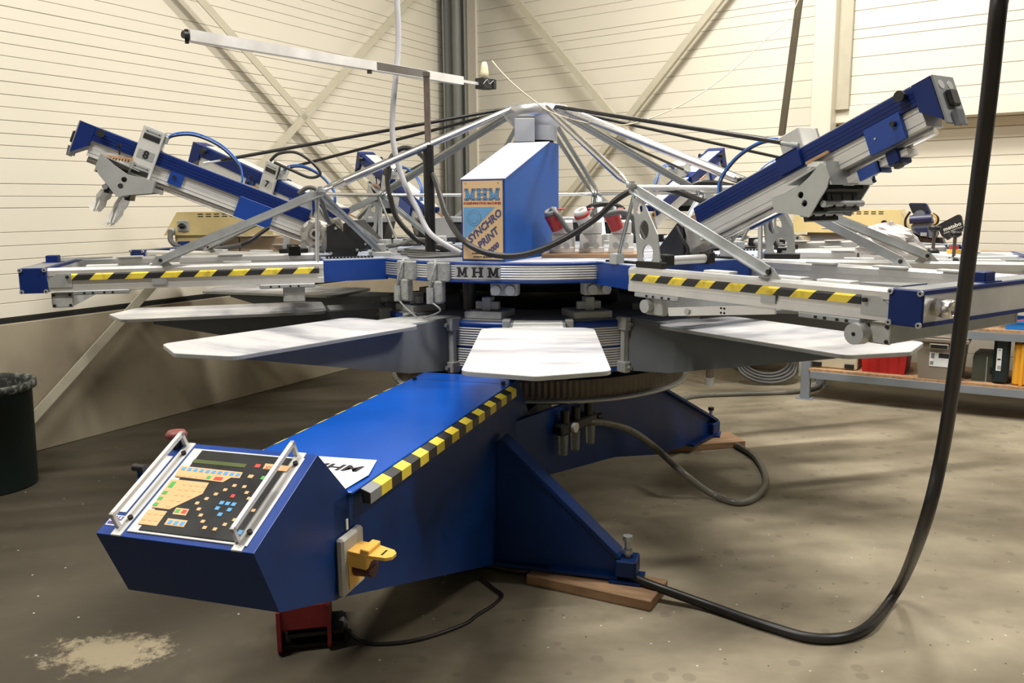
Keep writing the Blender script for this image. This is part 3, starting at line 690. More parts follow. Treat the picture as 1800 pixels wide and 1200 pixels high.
m = MB(); m.prism([(-0.034, 0.0), (0.034, 0.0), (0.036, 0.05), (0.026, 0.1), (0.012, 0.112), (-0.012, 0.112), (-0.026, 0.1), (-0.036, 0.05)], 0.0, 0.008, YEL, 'xy', MFp)
m.box(-0.034, 0.034, 0.034, 0.058, 0.0, 0.02, YEL, MFp, 0.002); m.box(-0.036, -0.03, 0.0, 0.055, -0.03, 0.0, YEL, MFp); m.box(0.03, 0.036, 0.0, 0.055, -0.03, 0.0, YEL, MFp); m.box(-0.03, 0.03, 0.05, 0.056, -0.03, 0.0, YEL, MFp)
m.box(-0.016, 0.016, 0.082, 0.087, 0.0079, 0.0085, SLOT, MFp); m.build('flip_cover', sw)
m = MB(); m.box(-0.012, -0.002, 0.0, 0.002, 0.077, 0.105, PAPER); m.build('number_tag', sw)
# foot pedal
pd = empty('foot_pedal', 'dark red guarded foot pedal on the floor below the console', 'foot pedal', pol(TA, 1.96, -0.265, 0), RZ(TA)+0.5)
pd.scale = (0.86, 0.86, 0.86)
m = MB()
m.prism([(-0.12, 0.07), (0.1, 0.07), (0.15, 0.1), (0.15, 0.19), (0.05, 0.21), (-0.12, 0.19)], -0.12, 0.06, RED, 'xz')
m.prism([(0.0, 0.0), (0.14, 0.0), (0.17, 0.03), (0.17, 0.18), (0.0, 0.21)], -0.125, -0.11, RED, 'xz')
m.prism([(-0.1, 0.0), (0.13, 0.0), (0.16, 0.03), (0.16, 0.19), (-0.12, 0.19)], 0.06, 0.075, RED, 'xz'); m.build('hood', pd)
m = MB(); m.box(-0.12, 0.12, -0.11, 0.13, 0.0, 0.02, BLACKM, None, 0.004); m.build('base', pd)
m = MB(); m.prism([(-0.08, 0.03), (0.12, 0.05), (0.12, 0.065), (-0.08, 0.045)], -0.09, 0.12, BLACK, 'xz'); m.cyl((0.02, 0.08, 0.02), (0.02, 0.13, 0.05), 0.02, PLATEG, 10); m.build('treadle', pd)

# ------------------------------------------------------------------ lower carousel and pallets
ca = empty('pallet_carousel', 'round blue and silver lower drum with grey arms radiating under the pallets', 'carousel', (CX, CY, 0.66), RZ(PHI))
def kb(mb, name, par=None): mb.off = Vector((0, 0, 0.66)); return mb.build(name, par or ca)
RD = 0.83
ZP = 0.955
m = MB(); m.lathe([(0.3, 0.70), (RD, 0.70), (RD, 0.722), (RD-0.004, 0.722), (RD-0.004, 0.9), (RD, 0.9), (RD, 0.935), (0.3, 0.935)], (0, 0, 0), BLUE, 80, closed=True); kb(m, 'drum')
rings = MB()
prf = []
z = 0.724
while z < 0.898:
    if abs(z-0.812) < 0.006: z = 0.82; continue
    rings.lathe([(RD-0.006, z), (RD+0.001, z+0.001), (RD+0.001, z+0.0085), (RD-0.006, z+0.0095)], (0, 0, 0), ALUW, 80)
    z += 0.011
kb(rings, 'aluminium_band')
m = MB(); m.lathe([(0.0, 0.9355), (RD-0.01, 0.9355), (RD-0.02, 0.942), (0.0, 0.942)], (0, 0, 0), GREY, 64); kb(m, 'top_plate')
m = MB(); m.lathe([(0.3, 0.94), (0.42, 0.94), (0.42, 1.1), (0.3, 1.1)], (0, 0, 0), BLACKM, 48, closed=True); kb(m, 'inner_hub')
def arm_parts():
    out = []
    m = MB()
    prof = [(RD, 0.705), (1.1, 0.735), (1.9, 0.915), (1.9, 0.94), (1.02, 0.94), (RD, 0.945)]
    for sg in (-1, 1): m.prism(prof, sg*0.105, sg*0.117, ARMGREY)
    m.box(RD, 1.1, -0.105, 0.105, 0.937, 0.945, LGREY)
    m.prism([(RD, 0.705), (1.1, 0.735), (1.9, 0.915), (1.9, 0.92), (1.1, 0.74), (RD, 0.71)], -0.105, 0.105, ARMGREY)
    m.off = Vector((0, 0, 0.66)); a = m.build('pallet_arm', ca); out.append(a)
    for sg in (-1, 1):
        m = MB()
        m.box(RD-0.03, RD+0.035, sg*0.118, sg*0.155, 0.89, 0.95, LGREY, None, 0.004)
        m.box(RD-0.03, RD+0.035, sg*0.118, sg*0.155, 0.70, 0.75, LGREY, None, 0.004)
        m.box(RD-0.005, RD+0.02, sg*0.118, sg*0.148, 0.74, 0.895, LGREY, None, 0.003)
        for zz in (0.918, 0.724): m.cyl((RD+0.015, sg*0.13, zz), (RD+0.05, sg*0.13, zz), 0.01, DUST, 6)
        m.off = Vector((0, 0, 0.66)); o = m.build('clamp_bracket', a)
    return a
arm0 = arm_parts()
for k in range(1, 10):
    if k in (4, 5, 6): continue
    c = copy_tree(arm0, ca); c.rotation_euler = (0, 0, math.radians(36*k))
# register blocks between pallets on top of the drum
m = MB(); m.box(0.62, 0.8, -0.09, 0.09, 0.942, 0.975, LGREY, None, 0.004); m.box(0.7, 0.76, -0.02, 0.02, 0.975, 1.035, LGREY, None, 0.003); m.box(0.72, 0.75, -0.055, 0.055, 0.98, 1.015, LGREY, None, 0.003)
m.off = Vector((0, 0, 0.66)); rb = m.build('register_block', ca); rb.rotation_euler = (0, 0, math.radians(18))
for k in range(1, 10):
    c = rb.copy(); C.objects.link(c); c.parent = ca; c.rotation_euler = (0, 0, math.radians(18+36*k))

def round_poly(pts, rads, seg=5):
    out = []
    n = len(pts)
    for i in range(n):
        p = Vector(pts[i]).to_2d() if len(pts[i]) > 2 else Vector(pts[i]); a = Vector(pts[i-1]); b = Vector(pts[(i+1) % n]); r = rads[i]
        if r <= 0: out.append(tuple(p)); continue
        da = (a-p).normalized(); db = (b-p).normalized(); ang = math.acos(max(-1, min(1, da.dot(db)))); d = r/math.tan(ang/2)
        s_, e_ = p+da*d, p+db*d; c_ = p+(da+db).normalized()*(r/math.sin(ang/2))
        for k in range(seg+1):
            t = k/seg; v = (s_*(1-t)+e_*t)-c_; v = v.normalized()*r; out.append(tuple(c_+v))
    return out
R0, R1, RX, HW = 1.12, 2.02, 2.105, 0.226
poly = round_poly([(R0, -HW), (R1, -HW), (RX, 0), (R1, HW), (R0, HW)], [0.06, 0.045, 0.03, 0.045, 0.06])
def make_pallet():
    m = MB(); m.prism(poly, ZP-0.0135, ZP-0.0015, PLATEG, 'xy')
    inner = [(x+(0.0015 if x < 1.5 else -0.0015), y*0.994) for x, y in poly]
    m.prism(inner, ZP-0.0015, ZP, PLATEN, 'xy')
    m.off = Vector((1.55, 0, ZP-0.0135)); return m.build('pallet')
pal_labels = {0: 'white worn aluminium print pallet pointing straight at the camera above the blue deck',
              9: 'pale pallet on the left of the front one, blue grey arm plate below it',
              8: 'grey aluminium pallet behind and above the left pallet, reaching towards the wall brace',
              7: 'dark edged pallet at the rear left below the print frame of head 8',
              1: 'pale pallet on the right of the front one, tip over the red crate',
              2: 'pallet at the rear right showing only a dark edge behind the right pallet'}
p0 = None
for k in (0, 1, 2, 7, 8, 9):
    if p0 is None: p = p0 = make_pallet()
    else: p = p0.copy(); C.objects.link(p)
    th = PHI+36*k; p.location = pol(th, 1.55, 0, ZP-0.0135); p.rotation_euler = (0, 0, RZ(th))
    tag(p, pal_labels[k], 'pallet', 'print pallets on the lower carousel')

# ------------------------------------------------------------------ upper disc
ud = empty('head_disc', 'round upper disc with ribbed aluminium rim and blue edges carrying the print heads', 'disc', (CX, CY, 1.1), RZ(PHI))
def ub(mb, name, par=None): mb.off = Vector((0, 0, 1.1)); return mb.build(name, par or ud)
m = MB(); m.lathe([(0.0, 1.112), (0.9, 1.112), (0.905, 1.116), (0.905, 1.124), (0.899, 1.126), (0.899, 1.19), (0.905, 1.19), (0.905, 1.198), (0.9, 1.2), (0.0, 1.2)], (0, 0, 0), BLUE, 96); ub(m, 'disc_core')
m = MB(); m.lathe([(0.0, 1.2005), (0.895, 1.2005), (0.895, 1.203), (0.0, 1.203)], (0, 0, 0), mat('dusty_disc_top', (0.36, 0.37, 0.42), 0.5, var=0.15, dirt=0.3, dirtcol=(0.15, 0.15, 0.17)), 96); ub(m, 'top_sheet')
m = MB(); z = 1.127
while z < 1.185:
    m.lathe([(0.898, z), (0.904, z+0.001), (0.904, z+0.008), (0.898, z+0.009)], (0, 0, 0), ALU, 96); z += 0.0105
ub(m, 'ribbed_rim')
m = MB(); m.lathe([(0.0, 1.035), (0.52, 1.035), (0.6, 1.112), (0.0, 1.112)], (0, 0, 0), BLACKM, 48); ub(m, 'bearing_housing')
# MHM plate on the rim, wrapped
pl = MB(); vs = []; fs = []; th0, th1 = -25.5, -12.3
n = 10
def rimp(th, z, rr):
    a = math.radians(th-PHI-90+90); return (math.cos(a)*rr, math.sin(a)*rr, z)
for i in range(n+1):
    th = th0+(th1-th0)*i/n
    for z, rr in ((1.128, 0.905), (1.19, 0.905), (1.19, 0.9075), (1.128, 0.9075)): vs.append(rimp(th, z, rr))
for i in range(n):
    for k in range(4): fs.append([i*4+k, i*4+(k+1) % 4, (i+1)*4+(k+1) % 4, (i+1)*4+k])
fs += [[0, 1, 2, 3], [n*4+3, n*4+2, n*4+1, n*4]]
# disc frame is rotated so local +x = PHI direction; angle from +x equals th-PHI
pl.add(vs, fs, LGREY); plo = ub(pl, 'name_plate')
lt = MB()
size = 0.042; x = 0.0; tot = 3*0.95*size*1.35+2*0.018
for L in 'MHM':
    for pg in slab(L):
        q = []
        for a, b_ in pg:
            th = (th0+th1)/2+0.2+math.degrees((x+a*size*1.28-tot/2)/0.91); q.append((th, 1.138+b_*size))
        vs = [rimp(a, z, 0.9074) for a, z in q]+[rimp(a, z, 0.9086) for a, z in q]
        lt.add(vs, [[0, 3, 2, 1], [4, 5, 6, 7], [0, 1, 5, 4], [1, 2, 6, 5], [2, 3, 7, 6], [3, 0, 4, 7]], INK)
    x += size*1.28+0.018
ub(lt, 'lettering', plo)
# sensor blocks hanging from the left front of the rim, crusted with dust
for th, zz in ((-42.5, 1.02), (-30.5, 1.0)):
    g = th-PHI
    m = MB(); m.box(0.86, 0.93, -0.055, 0.055, 1.115, 1.2, DUST, None, 0.006); m.box(0.9, 0.945, -0.03, 0.03, 1.02, 1.12, DUST, None, 0.008); m.cyl((0.955, -0.02, 1.09), (0.955, -0.02, 1.02), 0.016, DUST, 10)
    m.tube([(0.9, -0.03, 1.205), (0.94, 0.0, 1.19), (0.955, -0.01, 1.13), (0.955, -0.02, 1.09)], 0.006, DUST, 8)
    m.tube([(0.955, -0.02, 1.03), (0.95, 0.03, 0.99), (0.93, 0.08 if th < -35 else -0.08, 0.95)], 0.004, DUST, 6)
    o = ub(m, 'limit_switch'); o.rotation_euler = (0, 0, math.radians(g))
# roller bearings under the rim
for th in (-12, 15.5):
    m = MB(); m.box(0.8, 0.86, -0.06, 0.06, 1.055, 1.11, LGREY, None, 0.004)
    for yy in (-0.032, 0.032): m.cyl((0.85, yy, 1.08), (0.885, yy, 1.08), 0.022, PLATEG, 14)
    o = ub(m, 'roller_carrier'); o.rotation_euler = (0, 0, math.radians(th-PHI))
for th in (-36, 36, 90, 180, 270):
    m = MB(); m.cyl((0.72, 0, 0.975), (0.72, 0, 1.112), 0.03, BLACKM, 12); o = ub(m, 'support_post'); o.rotation_euler = (0, 0, math.radians(th-PHI+8))

# ------------------------------------------------------------------ print frames (8)
RI, RO, AW, ZT = 1.14, 2.262, 0.39, 1.2
PFO = (1.7, 0, 1.0)
def make_frame():
    fr = bpy.data.objects.new('screen_carriage', None); fr.empty_display_size = 0.05; C.objects.link(fr)
    def b(mb, name, par=None): mb.off = Vector(PFO); return mb.build(name, par or fr)
    m = MB(); m.prism([(0.84, -0.305), (RI, -0.36), (RI, 0.36), (0.84, 0.305)], 1.105, 1.2, BLUE, 'xy')
    m.prism([(0.845, -0.3), (RI-0.005, -0.352), (RI-0.005, 0.352), (0.845, 0.3)], 1.2, 1.2035, mat('dusty_blue_top', (0.35, 0.4, 0.5), 0.5, var=0.15, dirt=0.3) if 'dusty_blue_top' not in MATS else MATS['dusty_blue_top'], 'xy')
    b(m, 'mounting_box')
    for sg in (-1, 1):
        y0, y1 = sg*0.335, sg*0.385
        m = MB()
        prof = [(min(y0, y1), 1.105), (max(y0, y1), 1.105), (max(y0, y1), 1.128), (max(y0, y1)-0.003, 1.13), (max(y0, y1)-0.003, 1.165), (max(y0, y1), 1.168), (max(y0, y1), 1.19), (max(y0, y1)-0.01, 1.2), (min(y0, y1)+0.01, 1.2), (min(y0, y1), 1.19), (min(y0, y1), 1.168), (min(y0, y1)+0.003, 1.165), (min(y0, y1)+0.003, 1.13), (min(y0, y1), 1.128)]
        m.prism(prof, RI, RO, ALU, 'yz'); rail = b(m, 'side_rail')
        m = MB(); m.box(1.16, 2.17, sg*0.386, sg*0.392, 1.148, 1.170, STRIPE); m.prism([(sg*0.386, 1.17), (sg*0.392, 1.17), (sg*0.386, 1.176)], 1.16, 2.17, STRIPE, 'yz'); b(m, 'hazard_strip', rail)
        m = MB(); m.box(1.80, 1.86, sg*0.386, sg*0.391, 1.12, 1.148, GALV); b(m, 'rail_clip', rail)
        m = MB(); m.prism([(2.17, 1.12), (2.26, 1.12), (2.26, 1.15), (2.225, 1.176), (2.17, 1.176)], sg*0.386, sg*0.389, PLATEG, 'xz'); m.cyl((2.185, sg*0.386, 1.163), (2.185, sg*0.4, 1.163), 0.007, BLACKM, 8); b(m, 'end_bracket', rail)
        # triangular clamp for the outer brace
        m = MB(); m.prism([(1.775, 1.2), (1.865, 1.2), (1.85, 1.215), (1.832, 1.235), (1.808, 1.235), (1.79, 1.215)], sg*0.37, sg*0.376, PLATEG); m.cyl((1.82, sg*0.366, 1.222), (1.82, sg*0.386, 1.222), 0.008, BLACKM, 8); b(m, 'brace_clamp', rail)
        # pads under the rail
        for ra, rb_ in ((1.18, 1.42), (1.95, 2.17)):
            m = MB(); m.box(ra, rb_, sg*0.36, sg*0.39, 1.086, 1.104, GALV, None, 0.003)
            for q in (0.3, 0.45, 0.65, 0.8): m.cyl((ra+(rb_-ra)*q, sg*0.39, 1.094), (ra+(rb_-ra)*q, sg*0.394, 1.094), 0.005, BLACKM, 6)
            b(m, 'rail_pad', rail)
    # outer cross beam with blue edges and caps
    m = MB(); m.box(RO, RO+0.1, -AW+0.004, AW-0.004, 1.102, 1.2, ALU, None, 0.002)
    eb = b(m, 'end_beam')
    m = MB(); m.box(RO+0.002, RO+0.102, -AW+0.004, AW-0.004, 1.1, 1.112, CAPBLUE); m.box(RO-0.002, RO+0.102, -AW+0.004, AW-0.004, 1.19, 1.202, CAPBLUE); m.box(RO+0.012, RO+0.09, -AW+0.006, AW-0.006, 1.202, 1.2035, GREY); b(m, 'blue_edging', eb)
    for sg in (-1, 1):
        m = MB(); m.box(RO-0.001, RO+0.103, sg*(AW-0.004), sg*(AW+0.006), 1.099, 1.203, CAPBLUE, None, 0.003)
        for dx in (0.006, 0.096):
            for zz in (1.106, 1.195):
                m.cyl((RO+dx, sg*(AW+0.006), zz), (RO+dx, sg*(AW+0.012), zz), 0.0085, PLATEG, 12); m.cyl((RO+dx, sg*(AW+0.012), zz), (RO+dx, sg*(AW+0.0125), zz), 0.004, SLOT, 6)
        b(m, 'end_cap', eb)
    m = MB(); m.lathe([(0.0, 0.0), (0.026, 0.0), (0.026, 0.05), (0.0235, 0.056), (0.019, 0.056), (0.019, 0.02), (0.0, 0.02)], (RO+0.1, -0.33, 1.152), CHROME, 20, 'x'); b(m, 'locking_sleeve', eb)
    m = MB(); m.box(RO+0.03, RO+0.08, -0.03, 0.03, 1.2, 1.235, CAPBLUE, None, 0.003); m.box(RO+0.02, RO+0.09, -0.05, 0.05, 1.2, 1.206, CAPBLUE); b(m, 'beam_stop', eb)
    # wedge shaped side wing near the end (grey)
    m = MB(); m.prism([(2.12, -0.3), (2.26, -0.2), (2.26, -0.33), (2.12, -0.33)], 1.2, 1.206, GREY, 'xy'); b(m, 'corner_gusset')
    # lower clamp beams
    m = MB(); m.box(2.178, 2.255, -0.36, 0.36, 1.036, 1.094, GALV, None, 0.003); lb = b(m, 'lower_clamp_beam')
    for sg in (-1, 1):
        m = MB(); m.box(2.176, 2.257, sg*0.36, sg*0.37, 1.034, 1.096, LGREY, None, 0.003)
        for dx in (2.186, 2.247):
            for zz in (1.043, 1.087): m.cyl((dx, sg*0.37, zz), (dx, sg*0.374, zz), 0.006, BLACKM, 8)
        b(m, 'clamp_beam_cap', lb)
    m = MB(); m.cyl((2.165, -0.37, 1.06), (2.165, -0.41, 1.06), 0.034, PLATEG, 20, 0.032); m.cyl((2.165, -0.41, 1.06), (2.165, -0.412, 1.06), 0.006, SLOT, 8); b(m, 'adjusting_knob', lb)
    m = MB(); m.box(2.14, 2.17, -0.37, -0.33, 1.094, 1.13, BLACKM, None, 0.004); m.box(2.14, 2.17, 0.33, 0.37, 1.094, 1.12, BLACKM, None, 0.004); b(m, 'hinge_block', lb)
    m = MB(); m.box(1.235, 1.31, -0.34, 0.34, 1.026, 1.086, GALV, None, 0.003)
    m.box(1.225, 1.32, 0.34, 0.372, 1.02, 1.09, LGREY, None, 0.004); m.box(1.225, 1.32, -0.372, -0.34, 1.02, 1.09, LGREY, None, 0.004)
    m.cyl((1.25, -0.372, 1.055), (1.25, -0.4, 1.055), 0.026, PLATEG, 16)
    b(m, 'inner_clamp_beam')
    m = MB(); m.bar((1.36, -0.375, 1.043), (1.85, -0.375, 1.1), 0.008, 0.032, ALU, up=(0, 0, 1)); m.cyl((1.46, -0.379, 1.055), (1.46, -0.386, 1.055), 0.012, PLATEG, 10)
    for dx in (1.62, 1.635):
        for zz in (1.066, 1.082): m.cyl((dx, -0.379, zz), (dx, -0.381, zz), 0.004, SLOT, 6)
    b(m, 'lift_link')
    # clamp tabs on the rail tops
    for r_, sg in ((1.45, 1), (2.0, 1), (1.5, -1), (1.98, -1), (1.75, 1), (1.8, -1)):
        m = MB(); m.box(r_, r_+0.12, sg*0.30, sg*0.345, 1.2, 1.207, ALUW, None, 0.001); b(m, 'clamp_tab')
    # roof trusses standing on the frame: perforated plate on one side, rods on the other
    m = MB(); m.plate_holes([(1.18, 1.205), (1.3, 1.205), (1.3, 1.24), (1.285, 1.33), (1.22, 1.43), (1.15, 1.51), (1.135, 1.5), (1.16, 1.36)], [(1.162, 1.475, 0.011, 1), (1.185, 1.425, 0.017, 1.2), (1.21, 1.345, 0.028, 1.35), (1.235, 1.255, 0.03, 1.2)], -0.372, -0.366, PLATEG)
    m.box(1.17, 1.32, -0.376, -0.35, 1.2, 1.225, BLACKM, None, 0.003); b(m, 'perforated_plate')
    m = MB(); m.bar((1.15, -0.362, 1.5), (1.82, -0.38, 1.222), 0.006, 0.036, GALV); m.bar((1.15, -0.377, 1.488), (1.82, -0.39, 1.21), 0.028, 0.005, GALV); b(m, 'outer_brace')
    m = MB(); m.bar((1.135, 0.365, 1.505), (1.82, 0.38, 1.222), 0.006, 0.034, GALV); m.bar((1.135, 0.375, 1.493), (1.82, 0.39, 1.21), 0.026, 0.005, GALV); b(m, 'outer_brace')
    m = MB(); m.bar((1.135, 0.35, 1.5), (0.84, 0.12, 1.215), 0.034, 0.005, GALV); m.bar((1.135, 0.36, 1.5), (0.84, 0.13, 1.215), 0.005, 0.034, GALV); b(m, 'inner_brace')
    m = MB(); m.cyl((1.135, -0.35, 1.5), (1.0, -0.32, 1.22), 0.008, GREYTUBE, 8); m.box(0.975, 1.02, -0.345, -0.3, 1.2, 1.245, LGREY, None, 0.003); b(m, 'inner_rod')
    m = MB(); m.cyl((1.155, 0.355, 1.5), (1.165, 0.355, 1.2), 0.007, ALUW, 8); m.bar((1.145, 0.37, 1.5), (1.16, 0.372, 1.2), 0.02, 0.004, PLATEG, up=(1, 0, 0)); b(m, 'drop_rod')
    m = MB(); m.box(0.8, 0.9, 0.06, 0.17, 1.2, 1.225, LGREY, None, 0.004); m.box(0.825, 0.875, 0.085, 0.145, 1.225, 1.262, LGREY, None, 0.004); m.cyl((0.81, 0.115, 1.235), (0.89, 0.115, 1.235), 0.008, DUST, 8)
    b(m, 'brace_foot')
    m = MB()
    for i in range(14): m.box(0.9+i*0.016, 0.909+i*0.016, -0.3, -0.26, 1.2035, 1.212, BLACKM)
    b(m, 'drag_chain'); m = MB()
    for i in range(14): m.box(0.9+i*0.016, 0.909+i*0.016, 0.22, 0.26, 1.2035, 1.212, BLACKM)
    b(m, 'drag_chain')
    # pneumatic cylinder lying across the mounting box
    m = MB(); m.cyl((1.25, -0.27, 1.225), (1.25, -0.08, 1.225), 0.018, ALUW, 14); m.box(1.22, 1.28, -0.32, -0.27, 1.203, 1.25, BLACKM, None, 0.004); m.box(1.22, 1.28, -0.08, -0.045, 1.203, 1.25, BLACKM, None, 0.004); m.cyl((1.25, -0.34, 1.225), (1.25, -0.32, 1.225), 0.01, PLATEG, 10); b(m, 'air_cylinder')
    return fr
frame_labels = {1: 'print frame at the right with striped hazard rail, nearest the hanging black cable',
 8: 'print frame at the left with striped hazard rail, head 8 above it',
 7: 'print frame behind the left one, blue end block with striped strip beside it',
 2: 'long white print frame behind the right hand one, running off the right edge',
 3: 'rear print frame on the right side behind the white sockets',
 4: 'print frame directly behind the blue tower on its right side',
 5: 'print frame directly behind the blue tower on its left side',
 6: 'rear left print frame beyond the leaning head 6 beam'}
f0 = None
FR = {}
for k in range(1, 9):
    if f0 is None: f = f0 = make_frame()
    else: f = copy_tree(f0)
    th = PHI+36*k; f.location = pol(th, PFO[0], 0, PFO[2]); f.rotation_euler = (0, 0, RZ(th)); FR[k] = f
    if k == 2:
        for c in list(f.children_recursive):
            if c.name.startswith('hazard_strip'): bpy.data.objects.remove(c)
    tag(f, frame_labels[k], 'print frame', 'print frames around the head disc')

# ------------------------------------------------------------------ print heads: tilted squeegee beams (8)
BA = math.atan2(0.43, 1.05)
HB = (1.10, 0, 1.40)
# local frame: x = s along the beam, y = t, z = n above the top edge
def make_head():
    hd = bpy.data.objects.new('printing_unit', None); hd.empty_display_size = 0.05; C.objects.link(hd)
    m = MB(); m.box(0.05, 1.062, -0.045, 0.045, -0.135, -0.064, ALUW)
    for sg in (-1, 1):
        m.box(0.05, 1.062, sg*0.045, sg*0.0475, -0.082, -0.066, ALUW); m.box(0.05, 1.062, sg*0.045, sg*0.0475, -0.118, -0.088, ALUW); m.box(0.05, 1.062, sg*0.045, sg*0.0475, -0.135, -0.124, ALUW)
    rail = m.build('beam_rail', hd)
    m = MB(); m.cyl((0.05, 0.0, -0.15), (1.06, 0.0, -0.15), 0.014, CHROME, 12); m.build('guide_rod', rail)
    m = MB(); m.prism([(-0.06, -0.064), (0.06, -0.064), (0.06, -0.004), (0.056, 0.0), (-0.056, 0.0), (-0.06, -0.004)], 0.07, 1.07, CAPBLUE, 'yz')
    for n in (-0.02, -0.034, -0.048):
        for sg in (-1, 1): m.box(0.07, 1.06, sg*0.06, sg*0.0612, n-0.003, n+0.003, CAPBLUE)
    cov = m.build('blue_cover', hd)
    m = MB(); m.box(0.08, 1.055, -0.057, 0.03, 0.0005, 0.003, BEAMLID); m.build('top_lid', cov)
    m = MB(); m.prism([(1.062, -0.09), (1.125, -0.145), (1.125, 0.0), (1.062, 0.0)], -0.063, 0.063, CAPBLUE); m.box(1.1251, 1.132, -0.06, 0.06, -0.16, 0.002, GREY, None, 0.002)
    for yy in (-0.025, 0.025): m.cyl((1.132, yy, -0.03), (1.1335, yy, -0.03), 0.015, PLATEG, 14)
    cap = m.build('end_cap', hd)
    m = MB(); m.box(1.133, 1.15, -0.024, 0.024, -0.105, -0.05, BLACK, None, 0.005); m.prism([(1.128, -0.165), (1.145, -0.165), (1.15, -0.12), (1.128, -0.12)], -0.018, 0.018, SAWGREY); m.build('latch', cap)
    for sg in (-1, 1):
        m = MB(); m.cyl((1.03, sg*0.06, -0.02), (1.03, sg*0.085, -0.02), 0.013, BLACK, 12); m.cyl((1.03, sg*0.085, -0.02), (1.03, sg*0.092, -0.02), 0.018, BLACK, 12); m.build('side_knob', cov)
    m = MB(); m.box(0.225, 0.395, 0.049, 0.064, -0.158, -0.058, CAPBLUE, None, 0.002); m.mats[0] = BLUE; m.build('cover_plate', hd)
    m = MB(); m.box(0.65, 0.712, 0.049, 0.06, -0.122, -0.064, BLUE, None, 0.002); m.cyl((0.69, 0.06, -0.085), (0.69, 0.072, -0.085), 0.008, BLACK, 10); m.build('cover_plate', hd)
    m = MB(); m.box(0.866, 1.0, -0.064, -0.049, -0.145, -0.055, BLUE, None, 0.002); m.cyl((0.975, -0.064, -0.085), (0.975, -0.078, -0.085), 0.009, BLACK, 10); m.cyl((0.9, -0.064, -0.1), (0.9, -0.067, -0.1), 0.004, PLATEG, 8); m.build('cover_plate', hd)
    # lower rail stub with stop block
    m = MB(); m.box(0.72, 0.97, -0.03, 0.03, -0.185, -0.164, ALUW); m.box(0.79, 0.868, -0.04, -0.03, -0.2, -0.162, BLUE); m.box(0.86, 0.868, -0.04, 0.03, -0.2, -0.162, BLUE); m.box(0.9, 0.945, -0.04, 0.03, -0.2, -0.15, CAPBLUE, None, 0.004); m.box(0.92, 0.94, -0.045, -0.02, -0.215, -0.2, BLACK); m.build('lower_rail', hd)
    # inner end: motor, black gearbox cover, hinge
    m = MB(); m.cyl((0.02, 0.1, -0.1), (0.02, 0.05, -0.1), 0.06, CAST, 28); m.lathe([(0.03, 0.0), (0.048, 0.008), (0.066, 0.0), (0.068, -0.02)], (0.02, 0.104, -0.1), CAST, 28, 'y')
    for i in range(8):
        a = i*math.pi/4; m.cyl((0.02+0.056*math.cos(a), 0.1, -0.1+0.056*math.sin(a)), (0.02+0.056*math.cos(a), 0.112, -0.1+0.056*math.sin(a)), 0.009, CAST, 8)
    m.cyl((0.02, 0.1, -0.1), (0.02, 0.118, -0.1), 0.026, CAST, 20); m.cyl((0.02, 0.118, -0.1), (0.02, 0.119, -0.1), 0.014, SLOT, 12)
    m.box(-0.03, 0.07, -0.045, 0.05, -0.16, -0.03, CAST, None, 0.01)
    mo = m.build('drive_motor', hd)
    m = MB(); m.prism([(-0.2, -0.085), (-0.045, -0.02), (-0.02, -0.05), (-0.06, -0.16), (-0.2, -0.2)], -0.05, 0.13, BLACK)
    m.cyl((-0.03, 0.04, -0.1), (-0.055, 0.04, -0.1), 0.075, CAST, 24)
    for p in ((-0.06, -0.04), (-0.19, -0.1), (-0.19, -0.19), (-0.08, -0.16)): m.cyl((p[0], 0.13, p[1]), (p[0], 0.136, p[1]), 0.007, PLATEG, 8)
    m.build('gearbox_cover', mo)
    m = MB(); m.box(0.0, 0.15, -0.05, -0.049, -0.06, -0.025, CHIP); 
    for q in (0.03, 0.08, 0.125): m.cyl((q, -0.0495, -0.042), (q, -0.052, -0.042), 0.011, SLOT, 10)
    m.build('hole_strip', hd)
    # carriage with squeegee assembly; its own local origin so that it can slide along the beam
    m = MB(); m.box(-0.048, 0.048, 0.064, 0.082, -0.15, 0.087, BOXGREY, None, 0.003); m.box(-0.048, 0.048, -0.03, 0.082, 0.005, 0.087, BOXGREY, None, 0.003); m.box(-0.048, 0.048, -0.075, 0.064, 0.0, 0.006, CAPBLUE); m.box(-0.05, 0.05, -0.075, -0.062, -0.06, 0.004, CAPBLUE)
    cg = m.build('carriage', hd); cg.location = (0.83, 0, 0)
    m = MB()
    for n in (0.035, -0.13):
        m.box(-0.036, 0.036, 0.082, 0.0845, n-0.005, n+0.018, BLACK, None, 0.001); m.box(-0.036, 0.036, 0.082, 0.0835, n+0.02, n+0.04, PLATEG)
        m.box(-0.026, 0.026, 0.0835, 0.084, n+0.029, n+0.031, INK); m.prism([(-0.032, n+0.03), (-0.024, n+0.034), (-0.024, n+0.026)], 0.0835, 0.084, INK); m.prism([(0.032, n+0.03), (0.024, n+0.034), (0.024, n+0.026)], 0.0835, 0.084, INK)
    m.box(-0.036, 0.036, 0.082, 0.083, -0.06, -0.02, PLATEG)
    m.build('adjuster_slot', cg)
    plate = [(0.155, -0.105), (0.17, -0.12), (0.172, -0.165), (0.15, -0.192), (0.05, -0.26), (0.01, -0.235), (-0.08, -0.19), (-0.075, -0.137), (0.03, -0.15), (0.1, -0.13)]
    m = MB()
    for y0, y1 in ((0.112, 0.118), (-0.124, -0.118)):
        m.plate_holes(plate, [(0.045, -0.175, 0.012), (0.05, -0.208, 0.012)], y0, y1, PLATEG)
    m.box(-0.075, -0.068, -0.12, 0.114, -0.187, -0.137, PLATEG); m.bar((-0.07, 0, -0.137), (0.04, 0, -0.15), 0.235, 0.005, PLATEG); m.box(0.163, 0.17, -0.12, 0.114, -0.188, -0.105, PLATEG); m.bar((0.0, 0, -0.118), (0.165, 0, -0.107), 0.234, 0.004, PLATEG)
